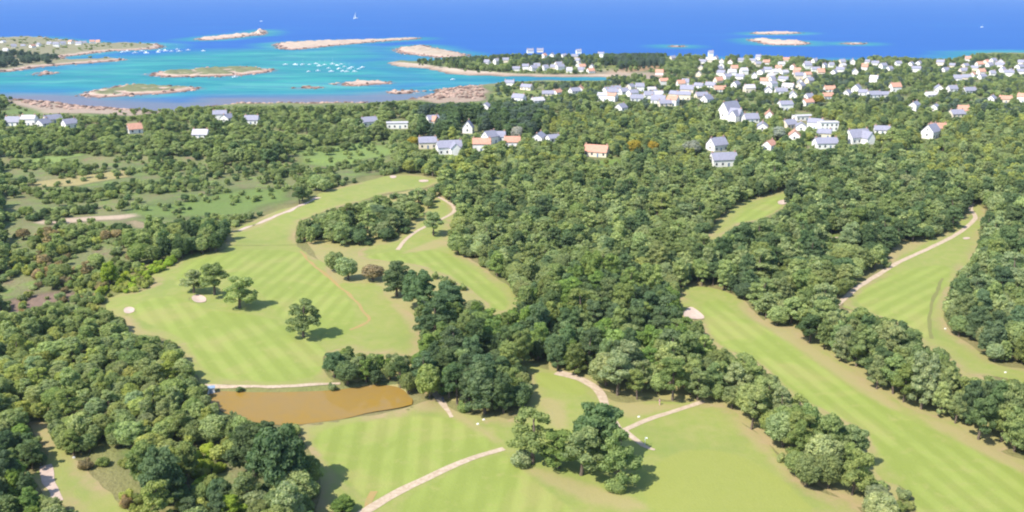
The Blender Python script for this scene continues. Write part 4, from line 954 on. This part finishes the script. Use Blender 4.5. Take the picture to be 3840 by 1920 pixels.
bp = unproj([(b[0], b[1]) for b in B] + [(895, 47)], SEA); br = random.Random(5)
def boat(x, y, kind, s, rz, label, group):
    e = empty('sailing_boat' if kind else 'motor_boat', (x, y, SEA), rz); e.scale = (s, s, s)
    link('hull', HULL, None, e); c = link('cabin', CABIN, None, e); link('windscreen', WSCR, None, c)
    if kind: m_ = link('mast', MASTM, None, e); link('boom', BOOM, None, m_)
    if kind == 2: link('sail', SAILM, None, e)
    tag(e, label, 'boat', group)
for i, b in enumerate(B):
    k = 1 if br.random() < .35 else 0
    far = 1.0 + .25 * (bp[i][1] > 1400); alone = 'alone' in b[2]
    boat(bp[i][0], bp[i][1], k, br.uniform(.75, 1.1) * far, br.gauss(.3, .25), f'small white {"sailing boat with bare mast" if k else "motor boat"} {b[2]}', None if alone else f'white {"sailing" if k else "motor"} boats {b[2]}')
boat(bp[-1][0], bp[-1][1], 2, 2.4, .8, 'white sailing boat under full sail far out on the open sea', None)

# ------------------------------------------------------------------ small things on the course
def person(px, py, shirt, label, rz):
    x, y, z = ground_at(px, py); e = empty('person', (x, y, z), rz)
    me = bpy.data.meshes.new('body')
    J = [(0, 0, .95), (0, 0, 1.2), (0, .0, 1.45), (0, .02, 1.55), (0, .04, 1.68), (.1, 0, .88), (.13, .05, .5), (.15, 0, .06), (.15, .14, .03), (-.1, 0, .88), (-.12, -.06, .5), (-.13, -.12, .06), (-.13, .02, .03), (.2, 0, 1.42), (.27, .06, 1.15), (.2, .25, 1.0), (-.2, 0, 1.42), (-.27, .05, 1.15), (-.16, .26, 1.02)]
    E = [(0, 1), (1, 2), (2, 3), (3, 4), (0, 5), (5, 6), (6, 7), (7, 8), (0, 9), (9, 10), (10, 11), (11, 12), (2, 13), (13, 14), (14, 15), (2, 16), (16, 17), (17, 18)]
    R = [.14, .14, .16, .06, .1, .1, .075, .05, .045, .1, .075, .05, .045, .07, .05, .04, .07, .05, .04]
    me.from_pydata(J, E, []); o = link('body', me, shirt, e); md = o.modifiers.new('skin', 'SKIN'); me.skin_vertices.new() if not me.skin_vertices else None
    for i, r in enumerate(R): me.skin_vertices[0].data[i].radius = (r, r)
    me.skin_vertices[0].data[0].use_root = True; o.modifiers.new('sub', 'SUBSURF').levels = 1
    v, f = tube([(0, .04, 1.60), (0, .04, 1.66), (0, .04, 1.74), (0, .03, 1.80)], [.09, .115, .11, .04], 8); hm = raw_mesh('hair', v, f, True); hm.materials.append(M_NAVY); link('hair', hm, None, e)
    tag(e, label, 'person')
person(1114, 1013, M_NAVY, 'person in dark clothes standing on the gravel path behind the pond', .3)
person(1659, 1019, M_PINK, 'person in pink standing beside the gravel path under the wood', 1.2)
def golf_flag():
    x, y, z = ground_at(1622, 1122); e = empty('golf_flag', (x, y, z))
    v, f = tube([(0, 0, -.2), (0, 0, 1.1), (0, 0, 2.2)], [.05, .045, .04], 6); me = raw_mesh('pole', v, f, True); me.materials.append(M_WHITE); link('pole', me, None, e)
    P = []; Fc = []
    for i in range(6):
        t = i / 5; P += [(.04 + .5 * t, .05 * math.sin(5 * t), 1.85), (.04 + .5 * t, .05 * math.sin(5 * t), 2.18)]
    Fc = [(2 * i, 2 * i + 2, 2 * i + 3, 2 * i + 1) for i in range(5)]; me = pyd('flag', [(P, Fc)], M_WHITE); fl = link('flag', me, None, e); fl.modifiers.new('thick', 'SOLIDIFY').thickness = .01
    tag(e, 'white pole with small flag beside the short gravel spur', 'flag')
golf_flag()
def hut():
    x, y, z = ground_at(531, 983); e = empty('pump_hut', (x, y, z), .3)
    link('wall', pyd('wall', [box(-.9, .9, -.7, .7, -.5, 1.7)], M_WHITE), None, e); link('roof', pyd('roof', [box(-1.05, 1.05, -.85, .85, 1.72, 1.87)], M_BLUE), None, e); link('door', pyd('door', [box(-.35, .35, -.745, -.705, 0, 1.5)], M_BLUE), None, e)
    tag(e, 'small white and blue hut on the corner of the brown pond', 'hut')
hut()
for px, py, lab in ((2529, 938, 'small white marker block on the grass beside the curving path fairway'), (1202, 1068, 'white tee marker beside the gravel edge behind the pond'), (1217, 1057, 'second white tee marker, closer to the dark wood behind the pond'), (186, 1152, 'white stone beside the grassy clearing'), (2378, 828, 'white tee marker at the foot of the dark wood, curving path fairway'), (1607, 1050, 'pale stone lying in the rough beside the gravel path')):
    x, y, z = ground_at(px, py); e = empty('tee_marker', (x, y, z), .4)
    link('block', cached('tmb', lambda: pyd('block', [([(-.3, -.2, -.1), (.3, -.2, -.1), (.3, .2, -.1), (-.3, .2, -.1), (-.24, -.14, .32), (.24, -.14, .32), (.24, .14, .32), (-.24, .14, .32)], [(3, 2, 1, 0), (4, 5, 6, 7), (0, 1, 5, 4), (1, 2, 6, 5), (2, 3, 7, 6), (3, 0, 4, 7)])], M_WALL)), None, e)
    tag(e, lab, 'tee marker')

# ------------------------------------------------------------------ boulders along the tide line, too many to count
def boulders():
    bm = bmesh.new(); bmesh.ops.create_icosphere(bm, subdivisions=1, radius=1); bv = np.array([v.co[:] for v in bm.verts]); bf = np.array([[v.index for v in f.verts] for f in bm.faces]); bm.free()
    P = []
    for poly, k in (([(1020,250),(1070,230),(1150,214),(1212,209),(1222,256),(1100,260)], 260), ([(10,250),(100,253),(200,261),(330,271),(430,277),(330,288),(130,286),(60,268)], 330), ([(440,274),(600,256),(860,256),(930,256),(900,264),(600,268)], 320), ([(942,163),(1060,172),(1092,187),(1192,192),(1192,195),(1090,190),(1030,178)], 160)):
        q = unproj(poly, SEA); lo, hi = q.min(0), q.max(0); u = rng.uniform(lo, hi, (k * 4, 2)); u = u[inside(q, u[:, 0], u[:, 1])][:k]; z = height(u[:, 0], u[:, 1])
        P += [(a, b, c, rng.uniform(.7, 2.6)) for (a, b), c in zip(u, z) if c > SEA - 1.2]
    for i, (p, h, g) in enumerate(wISLES):
        r = ring_from(p, 9.0); r = r[np.abs(r[:, 0]) < .7 * r[:, 1]]
        for a, b in r:
            for _ in range(2):
                x, y = a + rng.normal(0, 4), b + rng.normal(0, 5); z = isle_z(x, y); P.append((x, y, SEA - .2 if z is None else z, rng.uniform(.8, 2.6)))
    V, Fc = [], []
    for i, (x, y, z, r) in enumerate(P):
        V.append(bv * rng.uniform(.65, 1.2, (len(bv), 1)) * (r * rng.uniform(.9, 1.6), r * rng.uniform(.9, 1.6), r * .6) + (x, y, z + .1 * r)); Fc.append(bf + i * len(bv))
    me = raw_mesh('shore_boulders', np.vstack(V), np.vstack(Fc)); m, nt, b = mat('tide_granite'); N = NB(nt); g = N.n('ShaderNodeNewGeometry')
    N.l(N.mix(N.ramp(g.outputs['Random Per Island'], .35, .75), (.13, .08, .06), (.36, .245, .19)), b.inputs['Base Color'])
    o = link('shore_boulders', me, m); o['kind'] = 'stuff'; o['label'] = 'pink and brown granite boulders strewn along the tide line'
boulders()

# ------------------------------------------------------------------ the air between here and the horizon
def build_haze():
    v, f = box(-62000, 62000, -700, 61000, SEA - 4.0, CAM_H + 8.0)
    me = bpy.data.meshes.new('haze'); me.from_pydata(v, [], f); me.update()
    m = bpy.data.materials.new('thin_sea_haze'); m.use_nodes = True; nt = m.node_tree; nt.nodes.remove(nt.nodes['Principled BSDF'])
    pv = nt.nodes.new('ShaderNodeVolumePrincipled'); pv.inputs['Color'].default_value = (.60, .78, 1.0, 1); pv.inputs['Density'].default_value = .00004
    nt.links.new(pv.outputs[0], nt.nodes['Material Output'].inputs['Volume'])
    o = link('haze', me, m); o['kind'] = 'stuff'; o['label'] = 'thin pale sea haze over the whole coast'
build_haze()
print('TREES', {b: len(L) for b, L in buckets.items()}, 'objects', len(bpy.data.objects))
